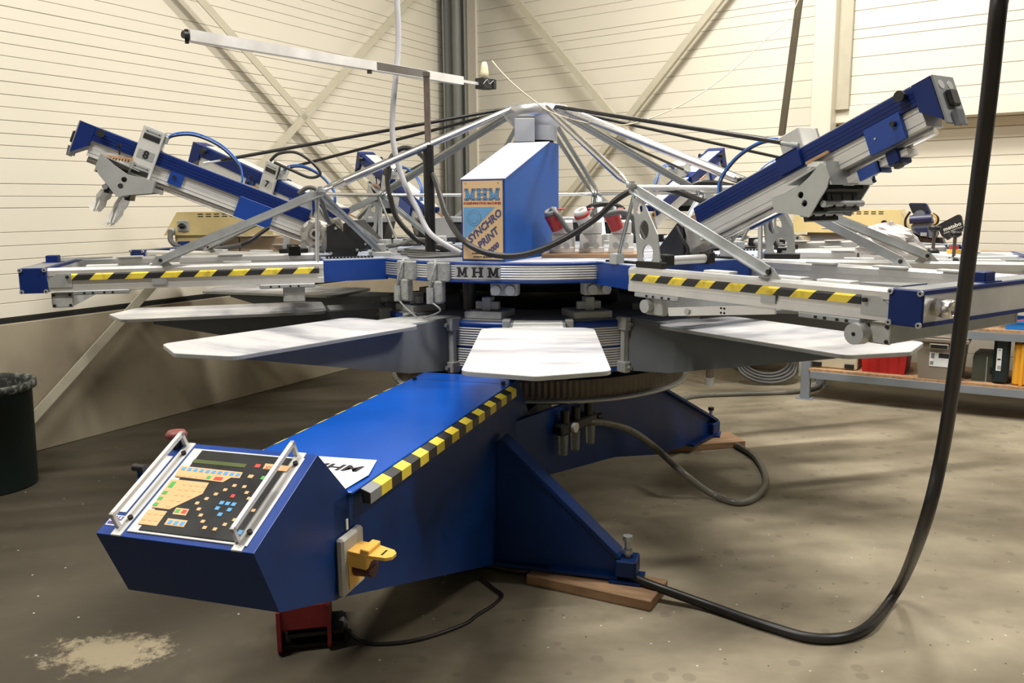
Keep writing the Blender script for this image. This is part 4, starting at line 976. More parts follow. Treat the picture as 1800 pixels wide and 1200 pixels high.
    m.build('squeegee_bracket', cg)
    m = MB(); m.box(0.065, 0.16, -0.075, -0.065, -0.07, -0.06, CHIP); m.bar((0.07, -0.07, -0.07), (0.16, -0.07, -0.11), 0.006, 0.018, WHITEP)
    m.build('pressure_scale', cg)
    m = MB(); m.bar((0.04, 0.095, -0.08), (0.17, 0.095, -0.115), 0.006, 0.018, CHIP)
    for q in range(8): m.box(0.055+q*0.012, 0.058+q*0.012, 0.0955, 0.099, -0.098-q*0.003, -0.085-q*0.003, SLOT)
    m.cyl((0.1, 0.09, -0.08), (0.112, 0.09, -0.045), 0.004, BLACK, 8); m.cyl((0.112, 0.09, -0.045), (0.115, 0.09, -0.035), 0.011, BLACK, 12)
    m.build('pressure_scale', cg)
    m = MB(); m.box(-0.05, 0.14, -0.11, 0.105, -0.2, -0.165, BLACKM, None, 0.006)
    for s0 in (0.02, 0.11):
        m.bar((s0, 0, -0.19), (s0-0.01, 0, -0.26), 0.17, 0.02, BLACK, up=(1, 0, 0)); m.cyl((s0, -0.11, -0.235), (s0, 0.11, -0.235), 0.012, GALV, 10)
        for yy in (-0.06, 0.0, 0.06): m.cyl((s0, yy, -0.2), (s0, yy, -0.25), 0.01, BLACKM, 8)
    m.build('blade_holder', cg)
    # hoses
    for j, (c_, dz, dy) in enumerate(((BLACK, 0.0, 0.04), (BLUEHOSE, 0.012, 0.05), (BLUEHOSE, 0.004, 0.03))):
        m = MB(); m.tube([(-0.05, dy, 0.045), (-0.075, dy, 0.085+dz), (-0.16, dy-0.01, 0.125+dz), (-0.28, dy-0.02, 0.12+dz), (-0.38, dy-0.03, 0.07+dz), (-0.42, dy-0.02, 0.01), (-0.40, dy-0.05, -0.015)], 0.004, c_, 8); m.build('air_hose', cg)
    m = MB(); m.box(-0.062, -0.048, 0.02, 0.07, 0.04, 0.075, PLATEG, None, 0.004); m.build('hose_manifold', cg)
    return hd
head_labels = {8: 'print head marked 8 at the left, tilted blue and white beam with film wrapped blades',
 7: 'print head marked 7 half hidden behind head 8, blue and white beam tilted up',
 6: 'tilted print head seen edge on behind the hanging cable loop and black pole',
 5: 'tilted print head hidden behind the blue tower on its left',
 4: 'tilted print head hidden behind the blue tower on its right',
 3: 'tilted print head behind the bright tubes right of the tower, coiled wires beside it',
 1: 'large print head at the right, long blue and white beam rising to the right'}
h0 = None
slide = {8: 0.83, 7: 0.55, 1: 0.57, 2: 0.5, 3: 0.6, 4: 0.6, 5: 0.6, 6: 0.6}
for k in (1, 3, 4, 5, 6, 7, 8):
    if h0 is None: h = h0 = make_head()
    else: h = copy_tree(h0)
    th = PHI+36*k; h.location = pol(th, HB[0], 0, HB[2])
    h.rotation_euler = (Matrix.Rotation(RZ(th), 3, 'Z') @ Matrix.Rotation(-BA, 3, 'Y')).to_euler()
    for c in h.children:
        if c.name.startswith('carriage'):
            c.location = (slide[k], 0, 0)
            if k in (8, 7):
                text_mesh(str(k), 0.05, 0.001, INK, 'number', Matrix.Translation((0, 0.0835, -0.04)) @ Matrix.Rotation(math.pi, 4, 'Z') @ Matrix.Rotation(math.pi/2, 4, 'X'), c, bold=0.002)
            if k == 8:
                for s0, n0, l in ((0.11, -0.25, 0.1), (0.03, -0.25, 0.14)):
                    m = MB(); vs = []; fs = []; nn = 9
                    for i in range(nn):
                        for j_ in range(4):
                            y = -0.085+0.17*i/(nn-1); zz = n0-l*j_/3*(1+0.12*math.sin(i*2.1+s0*50)); xx = s0-0.012+0.014*math.sin(i*1.7+j_*1.3)+0.01*j_
                            vs.append((xx, y, zz)); 
                    for i in range(nn-1):
                        for j_ in range(3): a_ = i*4+j_; fs.append([a_, a_+1, a_+5, a_+4])
                    n0_ = len(vs); vs += [(x+0.012+0.005*math.sin(i_), y, z) for i_, (x, y, z) in enumerate(vs)]
                    fs += [[a+n0_ for a in f[::-1]] for f in fs]
                    m.add(vs, fs, FILM, True); m.build('film_wrapped_blade', c)
    tag(h, head_labels[k], 'print head', 'tilted print heads around the press')

# ------------------------------------------------------------------ hub and tube canopy
hb = empty('hub_crown', 'machined aluminium hub crown on top of the press with steel tubes fanning out', 'hub', (CX-0.01, CY, 1.75), 0)
def hbB(mb, name, par=None): mb.off = Vector((CX-0.01, CY, 1.75)); return mb.build(name, par or hb)
hc = (CX-0.01, CY, 0)
m = MB(); m.lathe([(0.0, 1.768), (0.108, 1.768), (0.108, 1.838), (0.118, 1.84), (0.162, 1.882), (0.168, 1.89), (0.168, 1.935), (0.162, 1.94), (0.0, 1.945)], hc, CROWNM, 56); hbB(m, 'crown')
m = MB(); m.lathe([(0.0, 1.2), (0.09, 1.2), (0.09, 1.77), (0.0, 1.77)], hc, BLACKM, 32); hbB(m, 'mast')
nodes = {}
for j in range(1, 10):       # node j lies between station j-1 and j (angles PHI+36j-18)
    th = PHI+36*j-18
    if j == 9: th = PHI+36*8+18
    nodes[j] = pol(th, 1.195, 0, 1.507)
for j in range(1, 10):
    th = PHI+36*j-18
    top = Vector((CX-0.01, CY, 1.925))+(pol(th, 0.145)-pol(th, 0)); e = nodes[j]
    d = (e-top).normalized(); L = (e-top).length
    for s_ in ((-0.022, 0.022) if j in (3, 4, 5, 6, 7) else (0.0,)):
        side = d.cross(Vector((0, 0, 1))).normalized()*s_
        m = MB(); rr = 0.0165 if s_ == 0 else 0.013; mt = CHROME if j in (1, 2, 9) else GREYTUBE
        if j in (2, 3, 8): rr = 0.018
        m.cyl(top+side, top+side+d*(L-0.12), rr, mt, 14); m.cyl(top+side+d*(L-0.12), top+side+d*(L-0.06), rr, mt, 14, rr*0.5); m.cyl(top+side+d*(L-0.06), e+side*0.6, 0.006, PLATEG, 8); m.cyl(e+side*0.6-d*0.035, e+side*0.6, 0.011, PLATEG, 6)
        m.cyl(top+side-d*0.01, top+side+Vector((0, 0, 0.018)), 0.007, PLATEG, 6)
        hbB(m, 'canopy_tube')
for j in range(1, 9):
    m = MB(); m.cyl(nodes[j], nodes[j+1], 0.011, CHROME if j > 1 else ALUW, 12); hbB(m, 'ring_tube')
for j in range(1, 10):
    m = MB(); m.cyl(nodes[j]-Vector((0, 0, 0.02)), nodes[j]+Vector((0, 0, 0.025)), 0.012, PLATEG, 8); m.cyl(nodes[j], nodes[j]+Vector((0, 0, 0.012)), 0.022, GALV, 10); hbB(m, 'node_bolt')
for k in range(1, 9):
    th = PHI+36*k; a0 = Vector((CX-0.01, CY, 1.93))+(pol(th, 0.14)-pol(th, 0))
    s_ = 0.58; e = pol(th, HB[0]+s_*math.cos(BA), -0.035, HB[2]+s_*math.sin(BA)+0.03)
    d = (e-a0).normalized(); L = (e-a0).length
    m = MB(); m.cyl(a0, a0+d*(L-0.07), 0.0085, BLACKM, 10); m.cyl(a0+d*(L-0.07), e, 0.005, PLATEG, 8); m.cyl(e-d*0.02, e+d*0.01, 0.009, PLATEG, 8); hbB(m, 'black_tie_rod')
m = MB(); bx = ony(922, 205, CY-0.155)
m.box(bx.x-0.05, bx.x+0.05, CY-0.17, CY-0.02, 1.752, 1.868, mat('grey_sheet', (0.4, 0.41, 0.43), 0.5, var=0.05), None, 0.003); hbB(m, 'grey_bracket')

# ------------------------------------------------------------------ control tower with sign
p0 = Vector((-0.214, 3.734, 1.2035)); p1 = Vector((-0.029, 3.64, 1.2035)); dx = Vector((0.912, -0.41, 0)).normalized(); dy = Vector((-dx.y, dx.x, 0)); Wt = (p1-p0).length
rz = math.atan2(dx.y, dx.x)
tw = empty('control_tower', 'blue sheet metal tower with slanted lid and cream and blue sign on its front', 'control tower', p0, rz)
m = MB(); D = 0.63; pfl = [(0, 0), (D, 0), (D, 0.53), (0.505, 0.53), (0, 0.35)]
m.prism([(a, b) for a, b in pfl], 0, Wt, TOWERBLUE, 'yz'); m.build('cabinet', tw)
sl = Vector((0, 0.505, 0.18)); m = MB(); m.bar((Wt/2, -0.004, 0.35), (Wt/2, 0.507, 0.532), Wt+0.006, 0.003, PALEBLUE); m.build('slanted_lid', tw)
sg = MB(); sg.box(0.004, Wt-0.006, -0.003, 0.0, 0.006, 0.347, SIGND); sg.box(0.008, Wt-0.01, -0.0035, -0.003, 0.01, 0.343, SIGNC); so = sg.build('sign_panel', tw)
m = MB(); m.prism([(0.012, 0.232), (Wt-0.045, 0.232), (0.012, 0.092)], -0.0042, -0.0035, SIGNB); m.build('blue_triangle', so)
m = MB(); cx_, cz_ = 0.062, 0.186
for rr in (0.034, 0.024):
    m.lathe([(rr-0.0012, 0), (rr, 0), (rr, -0.0004), (rr-0.0012, -0.0004)], (cx_, -0.0042, cz_), SIGND, 32, 'y')
m.box(cx_-0.03, cx_+0.03, -0.0048, -0.0042, cz_-0.006, cz_+0.006, SIGNB); m.build('round_emblem', so)
def mhm_front(mb, x0, z0, size, m_, y0, y1, grow=0.0, gap=0.12, wf=1.0):
    x = x0
    for L in 'MHM':
        for pg in slab(L):
            cxx = sum(a for a, _ in pg)/len(pg); czz = sum(b for _, b in pg)/len(pg)
            q = []
            for a, b_ in pg:
                X = x+a*size*wf; Z = z0+b_*size
                X += grow*(1 if a > cxx else -1); Z += grow*(1 if b_ > czz else -1); q.append((X, Z))
            mb.prism(q, y0, y1, m_, 'xz')
        x += size*(wf+gap)
m = MB(); mhm_front(m, 0.018, 0.262, 0.047, SIGND, -0.0042, -0.0035, 0.0018, 0.14, 1.08); mhm_front(m, 0.018, 0.262, 0.047, SIGNL, -0.0048, -0.0042, 0.0, 0.14, 1.08); m.build('lettering', so)
def ttext(txt, size, x, z, ang, m_, shear=0.0, bold=0.0, sx=1.0):
    M = Matrix.Translation((x, -0.0042, z)) @ Matrix.Rotation(math.pi/2, 4, 'X') @ Matrix.Rotation(ang, 4, 'Z') @ Matrix.Diagonal((sx, 1, 1, 1))
    return text_mesh(txt, size, 0.001, m_, 'lettering', M, so, shear, bold)
AG = math.radians(39)
ttext('SCREENPRINTING MACHINES', 0.0135, Wt/2-0.002, 0.248, 0, REDP, bold=0.0003)
ttext('SYNCHRO', 0.042, 0.112, 0.15, AG, SIGND, 0.2, 0.0016, 1.0)
ttext('PRINT', 0.042, 0.127, 0.099, AG, SIGND, 0.2, 0.0016, 1.0)
ttext('3000', 0.03, 0.152, 0.055, AG, SIGND, 0.3, 0.0016, 1.0)
ttext('INTERNATIONAL', 0.009, 0.085, 0.034, 0, INK, bold=0.0002); ttext('PATENTS PENDING', 0.01, 0.1, 0.019, 0, INK, bold=0.0002)
m = MB()
for x_, z_ in ((0.022, 0.334), (Wt-0.03, 0.334), (Wt/2, 0.016)): m.cyl((x_, -0.0035, z_), (x_, -0.006, z_), 0.0025, GALV, 8)
m.build('rivet', so)

# ------------------------------------------------------------------ pole with sensor arm
pb_ = Vector((-0.393, 4.166, 1.203))
po = empty('sensor_pole', 'black and rusty square pole on the disc carrying a long aluminium arm', 'pole', pb_, 0)
m = MB(); m.cyl((0, 0, 0), (0, 0, 0.525), 0.026, BLACKM, 14); m.build('lower_sleeve', po)
m = MB(); m.box(-0.014, 0.014, -0.014, 0.014, 0.5, 0.855, RUST, None, 0.002); m.build('upper_tube', po)
aL = onz(330, 62, 2.075)-pb_; aR = onz(845, 148, 2.075)-pb_
dd = (aR-aL).normalized(); cpt = Vector((0, 0, 2.075-1.203)); 
tL = (aL-cpt).dot(dd); tR = (aR-cpt).dot(dd)
perp = (aL-cpt)-dd*tL
cpt = cpt+perp
m = MB(); m.bar(cpt+dd*tL, cpt+dd*(tR-0.16), 0.036, 0.04, mat('arm_bar_white', (0.75, 0.74, 0.72), 0.35, 0.3)); m.bar(cpt+dd*(tR-0.18), cpt+dd*(tR-0.01), 0.012, 0.014, ALUW); m.cyl(cpt+dd*(tL-0.02), cpt+dd*(tL+0.01), 0.014, BLACKM, 8); m.cyl(cpt+dd*(tL-0.005)-Vector((0, 0, 0.03)), cpt+dd*(tL-0.005)+Vector((0, 0, 0.02)), 0.008, BLACKM, 8); m.build('cross_arm', po)
sx_ = (onz(690, 112, 2.075)-pb_-cpt).dot(dd); sy_ = (onz(760, 130, 2.075)-pb_-cpt).dot(dd)
m = MB(); m.bar(cpt+dd*sx_, cpt+dd*sy_, 0.036, 0.036, RUST); m.cyl(cpt+dd*(sx_-0.03)-Vector((0, 0, 0.035)), cpt+dd*(sx_-0.03), 0.012, RUST, 8); m.box(-0.016, 0.016, -0.016, 0.016, 0.84, 0.86, RUST); m.build('arm_sleeve', po)
sb = pb_+cpt+dd*(tR+0.02)
sn = empty('sensor_box', 'small black sensor box with cream bottle tip at the right end of the arm', 'sensor', sb, math.atan2(dd.y, dd.x))
m = MB(); m.box(-0.045, 0.03, -0.04, 0.02, -0.025, 0.03, BLACK, None, 0.003); m.box(0.032, 0.06, -0.045, 0.02, -0.022, 0.03, BLACK, None, 0.003); m.tube([(-0.05, -0.042, -0.005), (-0.02, -0.045, 0.02), (0.0, -0.043, 0.0), (0.03, -0.047, 0.02)], 0.0015, LCABLE, 6); m.build('box', sn)
m = MB(); m.lathe([(0.0, 0.0), (0.021, 0.0), (0.022, 0.03), (0.018, 0.065), (0.011, 0.085), (0.0, 0.087)], (0.0, -0.01, 0.03), mat('cream_plastic', (0.75, 0.68, 0.45), 0.5), 16); m.build('bottle_tip', sn)

# ------------------------------------------------------------------ cables and hoses
def cable(pts, r, m_, name, label, cat='cable', seg=10, sub=6, group=None):
    P = [p if isinstance(p, Vector) else Vector(p) for p in pts]
    mb = MB(); mb.tube(P, r, m_, seg, sub); mb.off = P[0].copy()
    o = mb.build(name); o.location = P[0]; return tag(o, label, cat, group)
G = lambda x, y, z: onz(x, y, z)
Y_ = lambda x, y, Y: ony(x, y, Y)
cable([Y_(1760, -40, 1.85)+Vector((0, 0, 3.6)), Y_(1760, -40, 1.85)+Vector((0, 0, 0.3)), Y_(1760, -40, 1.85), Y_(1752, 40, 1.85), Y_(1735, 200, 1.9), Y_(1703, 450, 2.0), Y_(1680, 640, 2.1), Y_(1655, 800, 2.2), Y_(1622, 930, 2.25), G(1578, 1035, 0.06), G(1520, 1105, 0.02), G(1440, 1122, 0.017), G(1350, 1100, 0.017), G(1240, 1062, 0.02), G(1150, 1030, 0.05), G(1075, 1002, 0.06), G(1000, 998, 0.02), G(920, 1003, 0.017), G(850, 990, 0.017), G(800, 975, 0.017)], 0.0175, RUBBER, 'power_cable', 'thick black rubber cable hanging at the right and curving along the floor')
def lg(x, y, off):   # on the rear right leg plate, stood off by off
    A_ = pol(TA, 1.05, 0.2); B_ = pol(TA, -0.85, 0.86); d_ = (B_-A_).normalized(); n_ = Vector((-d_.y, d_.x, 0))
    if n_.y > 0: n_ = -n_
    return onp(x, y, A_+n_*off, n_)
def rg(x, y, r, t): # on stand side plane
    return onp(x, y, pol(TA, 0, t), Vector((math.cos(math.radians(TA)), math.sin(math.radians(TA)), 0)))
cable([lg(1035, 740, 0.05), lg(1070, 744, 0.07), lg(1110, 757, 0.09), lg(1150, 785, 0.12), G(1200, 830, 0.14), G(1250, 867, 0.03), G(1300, 883, 0.017), G(1335, 868, 0.017), G(1346, 840, 0.017), G(1330, 806, 0.017), G(1300, 785, 0.017), G(1260, 765, 0.02), G(1215, 745, 0.02), G(1185, 715, 0.017), G(1215, 697, 0.017), G(1300, 692, 0.017), G(1400, 688, 0.017), G(1440, 678, 0.017), G(1435, 662, 0.017), G(1400, 650, 0.02)], 0.017, HOSEG, 'air_supply_hose', 'grey translucent air hose looping over the floor from the regulator to the rack leg', 'hose')
cable([G(845, 1015, 0.008), G(870, 1035, 0.008), G(883, 1046, 0.008), G(868, 1062, 0.008), G(840, 1080, 0.008), G(815, 1097, 0.008), G(750, 1120, 0.008), G(690, 1130, 0.008), G(640, 1128, 0.008), G(600, 1105, 0.03)], 0.006, RUBBER, 'pedal_cable', 'thin black cable on the floor running from the red pedal under the blue arm')
cable([Y_(697, -20, 4.25)+Vector((0, 0, 3.0)), Y_(697, -20, 4.25)+Vector((0, 0, 0.3)), Y_(697, -20, 4.25), Y_(700, 80, 4.25), Y_(690, 200, 4.22), Y_(693, 260, 4.2), Y_(712, 325, 4.18), Y_(735, 370, 4.15), Y_(752, 405, 4.1), Y_(775, 425, 4.05), G(810, 445, 1.22)], 0.0135, LCABLE, 'ceiling_cable', 'light grey cable hanging from the ceiling left of the black pole')
cable([Y_(690, 365, 4.3), Y_(681, 320, 4.32), Y_(686, 280, 4.34), Y_(710, 260, 4.36), Y_(742, 274, 4.32), Y_(765, 318, 4.1), Y_(785, 378, 3.85), Y_(812, 420, 3.62), Y_(850, 443, 3.56), Y_(900, 450, 3.54), Y_(950, 439, 3.54), Y_(1000, 415, 3.54), Y_(1050, 382, 3.52), Y_(1085, 350, 3.5), Y_(1120, 332, 3.5), Y_(1160, 330, 3.5), Y_(1200, 340, 3.52), Y_(1245, 356, 3.6), Y_(1270, 352, 3.7)], 0.0125, RUBBER, 'draped_cable', 'long black cable looping over the tubes and sagging in front of the blue tower')
cable([Y_(686, 345, 4.3), Y_(695, 378, 4.3), Y_(715, 405, 4.3), Y_(740, 425, 4.3), G(790, 440, 1.225)], 0.013, RUBBER, 'loop_cable', 'black cable tail running down behind the pole into the disc')
cable([G(640, 428, 1.23)+Vector((0, 0, 0.0)), G(668, 434, 1.22), G(700, 430, 1.24), G(730, 420, 1.25), G(770, 425, 1.23), G(812, 440, 1.22)], 0.011, GREYCABLE, 'disc_cable', 'grey cable lying over the disc from the motor of head 8 to the tower')
for i, (a, b) in enumerate(((442, 446), (446, 449), (438, 443), (450, 451))):
    cable([G(700+i*6, a, 1.213), G(735, a+2, 1.215), G(780, b, 1.215), G(815+i, b-2, 1.213)], 0.007, GREYCABLE, 'disc_cable', 'dusty grey cable, %s of the bundle at the black pole base' % ['third from the front', 'second from the front', 'rearmost', 'nearest'][i], group='flat cable bundle at the pole base')
cable([Y_(1345, 350, 4.0), Y_(1350, 380, 4.0), Y_(1360, 420, 3.95), Y_(1380, 450, 3.9), Y_(1400, 461, 3.85)], 0.014, RUBBER, 'hanging_cable', 'short black cable dropping from the right head beam onto the white frame')
cable([Y_(865, 107, 4.53), Y_(880, 125, 4.4), Y_(905, 150, 4.3), Y_(940, 178, 4.25), Y_(970, 198, 4.2), Y_(1030, 216, 4.3), Y_(1080, 221, 4.4), Y_(1130, 212, 4.6), Y_(1200, 183, 4.9), Y_(1270, 137, 5.3), Y_(1340, 75, 5.8), Y_(1400, 8, 6.2), Y_(1425, -40, 6.2)+Vector((0.05, -0.1, 0.5)), Y_(1425, -40, 6.2)+Vector((0.1, -0.4, 1.9))], 0.0035, mat('cream_string', (0.5, 0.44, 0.32), 0.7), 'signal_wire', 'thin cream wire sagging from the sensor tip across to upper right', seg=6)
a = Y_(1408, -20, 6.4); b = Y_(1374, 238, 6.3); a = a+(a-b)*((5.55-a.z)/(a.z-b.z))
m = MB(); m.bar(a, b, 0.034, 0.04, mat('dark_bronze', (0.09, 0.075, 0.05), 0.4, 0.3)); m.bar(a+Vector((0, -0.03, 0)), b+Vector((0, -0.03, 0)), 0.012, 0.02, MATS['dark_bronze']); world_mesh(m, 'slanted_conduit', 'dark bronze slanted bar hanging in front of the back wall left of the post', 'bar', b)
cable([Y_(425, 430, 3.9), Y_(440, 423, 3.9), Y_(455, 412, 3.92), Y_(472, 400, 3.95)], 0.009, RUBBER, 'dryer_lead', 'short black lead under the blue plate of head 8', sub=4)
cable([Y_(300, 409, 5.35), Y_(300, 422, 5.32), Y_(312, 432, 5.3), Y_(345, 437, 5.3), Y_(380, 437, 5.3), Y_(425, 430, 5.3), Y_(455, 415, 5.3)], 0.016, GREYCABLE, 'dryer_cable', 'grey cable curving under the cream dryer box at the left')
cable([Y_(475, 283, 4.6), Y_(490, 270, 4.6), Y_(520, 268, 4.6), Y_(548, 285, 4.6), Y_(563, 305, 4.6), Y_(545, 312, 4.6), Y_(515, 300, 4.6), Y_(482, 285, 4.6)], 0.008, RUBBER, 'head_cable', 'black cable loop above print head 7')
cable([Y_(525, 340, 3.9), Y_(540, 330, 3.9), Y_(556, 333, 3.9), Y_(565, 350, 3.92), Y_(572, 375, 3.95), Y_(580, 392, 4.0)], 0.010, GREYCABLE, 'motor_cable', 'dark cable arching to the silver motor of head 8')
cable([Y_(1212, 330, 3.9), Y_(1230, 322, 3.9), Y_(1262, 323, 3.9), Y_(1290, 328, 3.85), Y_(1312, 326, 3.8), Y_(1318, 317, 3.75), Y_(1300, 318, 3.7)], 0.014, RUBBER, 'head_cable', 'black cable arching behind the beam of the right hand print head')
cable([Y_(1060, 378, 3.75), Y_(1090, 372, 3.75), Y_(1110, 380, 3.75), Y_(1120, 400, 3.78), Y_(1135, 430, 3.8)], 0.013, GREYCABLE, 'socket_cable', 'grey cable running from the third red plug to the right')
cable([Y_(1190, 398, 3.45), Y_(1200, 420, 3.42), Y_(1210, 440, 3.4), Y_(1195, 458, 3.4), Y_(1172, 461, 3.4)], 0.006, RUBBER, 'sensor_lead', 'thin dark lead curling below the right hand beam')

# ------------------------------------------------------------------ red plugs and socket block on a board
bp0 = G(965, 455, 1.2035)
bd = MB(); q = [G(952, 453, 1.204), G(1128, 453, 1.204)]
u = (q[1]-q[0]); u.z = 0; Lb = u.length; u.normalize(); rzb = math.atan2(u.y, u.x)
bd.box(0, Lb, 0, 0.24, 0, 0.018, WOOD, None, 0.002); o = bd.build('socket_board'); o.location = q[0]; o.rotation_euler = (0, 0, rzb); tag(o, 'reddish wooden board on the disc below the white sockets', 'board')
MBd = Matrix.Translation(q[0]) @ Matrix.Rotation(rzb, 4, 'Z')
for i, xc in enumerate((0.09, 0.225, 0.36)):
    so_ = empty('wall_socket', ['white industrial socket nearest the blue tower, on the wooden board', 'middle white industrial socket on the wooden board', 'right hand white industrial socket, next to the perforated plate'][i], 'socket', MBd @ Vector((xc, 0.11, 0.018)), rzb, 'white industrial sockets on the board')
    m = MB(); m.box(-0.055, 0.055, -0.05, 0.05, 0, 0.09, WHITEP, None, 0.008); m.prism([(-0.05, 0.09), (0.05, 0.09), (0.05, 0.1), (-0.01, 0.15), (-0.05, 0.14)], -0.045, 0.045, WHITEP, 'yz'); m.box(-0.058, 0.058, -0.056, -0.05, 0.0, 0.028, GREY, None, 0.003); m.mats[1] = WHITEP
    for yy in (-0.025, 0.02): m.cyl((yy, -0.056, 0.035), (yy, -0.0575, 0.035), 0.014, PLATEG, 14)
    m.build('housing', so_)
    plg = empty('red_plug', ['red plug with grey cable in the socket nearest the tower', 'red and white plug in the middle socket', 'red plug with grey ring in the right hand socket'][i], 'plug', MBd @ Vector((xc-0.02, 0.05, 0.13)), rzb, 'red plugs in the sockets')
    d = Vector((-0.35, -0.35, 0.9)).normalized()
    m = MB(); m.cyl(Vector((0, 0, 0)), d*0.065, 0.03, REDP if i != 1 else WHITEP, 18, 0.034); m.cyl(d*0.065, d*0.075, 0.036, REDP, 18); m.box(0.0, 0.03, 0.0, 0.05, 0.085, 0.093, REDP, None, 0.003); m.build('plug_body', plg)
    m = MB(); m.lathe([(0.016, 0.0), (0.031, 0.0), (0.031, 0.022), (0.016, 0.022)], (0, 0, 0), GREY if i != 1 else WHITEP, 20, 'z', Matrix.Translation(d*0.075) @ d.to_track_quat('Z', 'Y').to_matrix().to_4x4(), closed=True); m.build('collar', plg)
e1 = MBd @ Vector((0.07, 0.05, 0.19))
cable([e1+Vector((-0.03, -0.03, 0.03)), e1+Vector((0.0, -0.06, 0.0)), e1+Vector((0.05, -0.07, -0.07)), e1+Vector((0.1, -0.06, -0.06)), e1+Vector((0.14, -0.03, 0.0)), e1+Vector((0.16, 0.0, 0.03))], 0.012, GREYCABLE, 'plug_cable', 'grey cable bending between the two red plugs beside the tower')
cable([e1+Vector((0.14, 0.1, 0.0)), e1+Vector((0.15, 0.05, 0.035)), e1+Vector((0.22, 0.03, 0.05)), e1+Vector((0.3, 0.06, 0.03)), e1+Vector((0.32, 0.12, -0.02))], 0.013, RUBBER, 'plug_cable', 'black cable arching behind the middle plug')

# ------------------------------------------------------------------ rack on the right
P0r = Vector((2.18, 6.2, 0)); ur = Vector((0.855, -0.519, 0)).normalized(); vr = Vector((-ur.y, ur.x, 0)); rzr = math.atan2(ur.y, ur.x)
rk = empty('shelf_rack', 'grey steel workbench rack with chipboard shelves at the right', 'rack', P0r, rzr)
MRK = Matrix.Translation(P0r) @ Matrix.Rotation(rzr, 4, 'Z')
zs1 = 0.215; zs2 = 0.585
for x_, y_ in ((0, 0), (0, 0.55), (2.6, 0), (2.6, 0.55)):
    m = MB(); m.box(x_-0.03, x_+0.035, y_-0.03, y_+0.03, 0.006, 1.07, RACKG, None, 0.003); m.box(x_-0.055, x_+0.06, y_-0.05, y_+0.05, 0, 0.006, RACKG); m.build('upright', rk)
for zz, x_0 in ((zs1, 0.035), (zs2, 0.95), (1.07, 0.0)):
    for y_ in (-0.025, 0.545):
        m = MB(); m.box(x_0, 2.6, y_-0.012, y_+0.012, zz-0.055, zz, RACKG, None, 0.002); m.build('shelf_beam', rk)
    m = MB(); m.box(x_0-0.01, 2.6, -0.035, 0.58, zz, zz+0.02, CHIP, None, 0.001); m.build('shelf_board', rk)
def rkp(x, y, z): return MRK @ Vector((x, y, z))
RX0 = lambda px, z: (MRK.inverted() @ onp(px, 640, rkp(0, 0, 0), Vector((-ur.y, ur.x, 0)))).x
zt1 = zs1+0.021
# crates on the lower shelf: along x measured from photo pixel columns
def xr(px, py): return (MRK.inverted() @ onp(px, py, rkp(0, 0, 0), vr)).x
x = xr(1422, 640)
bx_ = empty('storage_box', 'pale beige flat case with dark latches at the left end of the lower shelf', 'case', rkp(x, 0.03, zt1), rzr)
wv = xr(1505, 650)-x
m = MB(); m.box(0, wv, 0, 0.3, 0, 0.12, BEIGEBOX, None, 0.01); m.build('shell', bx_)
for q in (0.02, wv-0.085):
    m = MB(); m.box(q, q+0.065, -0.012, 0.0, 0.01, 0.045, BLACK, None, 0.003); m.build('latch', bx_)
x = xr(1509, 650); wv = xr(1594, 655)-x
m = MB(); m.prism([(0.02, 0), (wv-0.02, 0), (wv, 0.24), (0, 0.24)], 0, 0.34, REDBOX); m.box(-0.006, wv+0.006, -0.006, 0.346, 0.225, 0.242, REDBOX, None, 0.003)
for q in range(1, 5): m.box(wv*q/5-0.004, wv*q/5+0.004, -0.004, 0.01, 0.02, 0.22, REDBOX)
o = m.build('storage_crate'); o.location = rkp(x, 0.03, zt1); o.rotation_euler = (0, 0, rzr); tag(o, 'red plastic crate on the lower shelf below the right pallet tip', 'crate')
x = xr(1610, 640); wv = xr(1695, 660)-x; hh = 0.295
cr = empty('storage_crate', 'large taupe plastic crate with lid and white sticker on the lower shelf', 'crate', rkp(x, -0.03, zt1), rzr)
m = MB(); m.prism([(0.02, 0), (wv-0.02, 0), (wv, hh-0.04), (0, hh-0.04)], 0, 0.42, TAUPE); m.build('tub', cr)
m = MB(); m.box(-0.02, wv+0.02, -0.02, 0.44, hh-0.04, hh-0.01, TAUPE, None, 0.006); m.box(-0.012, wv+0.012, -0.012, 0.43, hh-0.01, hh+0.004, BLACKM, None, 0.004); m.mats[1] = TAUPE; m.build('lid', cr)
m = MB(); m.box(0.08, 0.2, -0.03, -0.018, hh-0.085, hh-0.045, TAUPE, None, 0.006); m.box(0.09, 0.19, -0.031, -0.03, hh-0.075, hh-0.052, SLOT); m.build('handle', cr)
m = MB(); m.box(0.085, 0.21, -0.003, 0.012, 0.09, 0.185, PAPER); m.box(0.14, 0.208, -0.0036, -0.003, 0.15, 0.183, INK); m.box(0.092, 0.115, -0.0036, -0.003, 0.145, 0.18, GREY); m.box(0.09, 0.11, -0.0036, -0.003, 0.1, 0.125, GREY); m.build('sticker', cr)
x = xr(1708, 650); wv = xr(1740, 660)-x+0.06
m = MB(); m.prism([(0, 0), (wv, 0), (wv, 0.16), (wv-0.03, 0.19), (0.03, 0.19), (0, 0.16)], 0, 0.22, OLIVE); m.box(wv*0.5-0.003, wv*0.5+0.003, -0.003, 0.0, 0.0, 0.17, PLATEG); m.box(wv*0.62, wv*0.8, -0.006, 0, 0.06, 0.1, BLACK); o = m.build('metal_case'); o.location = rkp(x, 0.05, zt1); o.rotation_euler = (0, 0, rzr); tag(o, 'small olive metal case between the taupe crate and the dark case', 'case')
x = xr(1744, 650); wv = xr(1772, 660)-x
dk = empty('tool_case', 'dark teal upright tool case with white barcode label', 'case', rkp(x, 0.0, zt1), rzr)
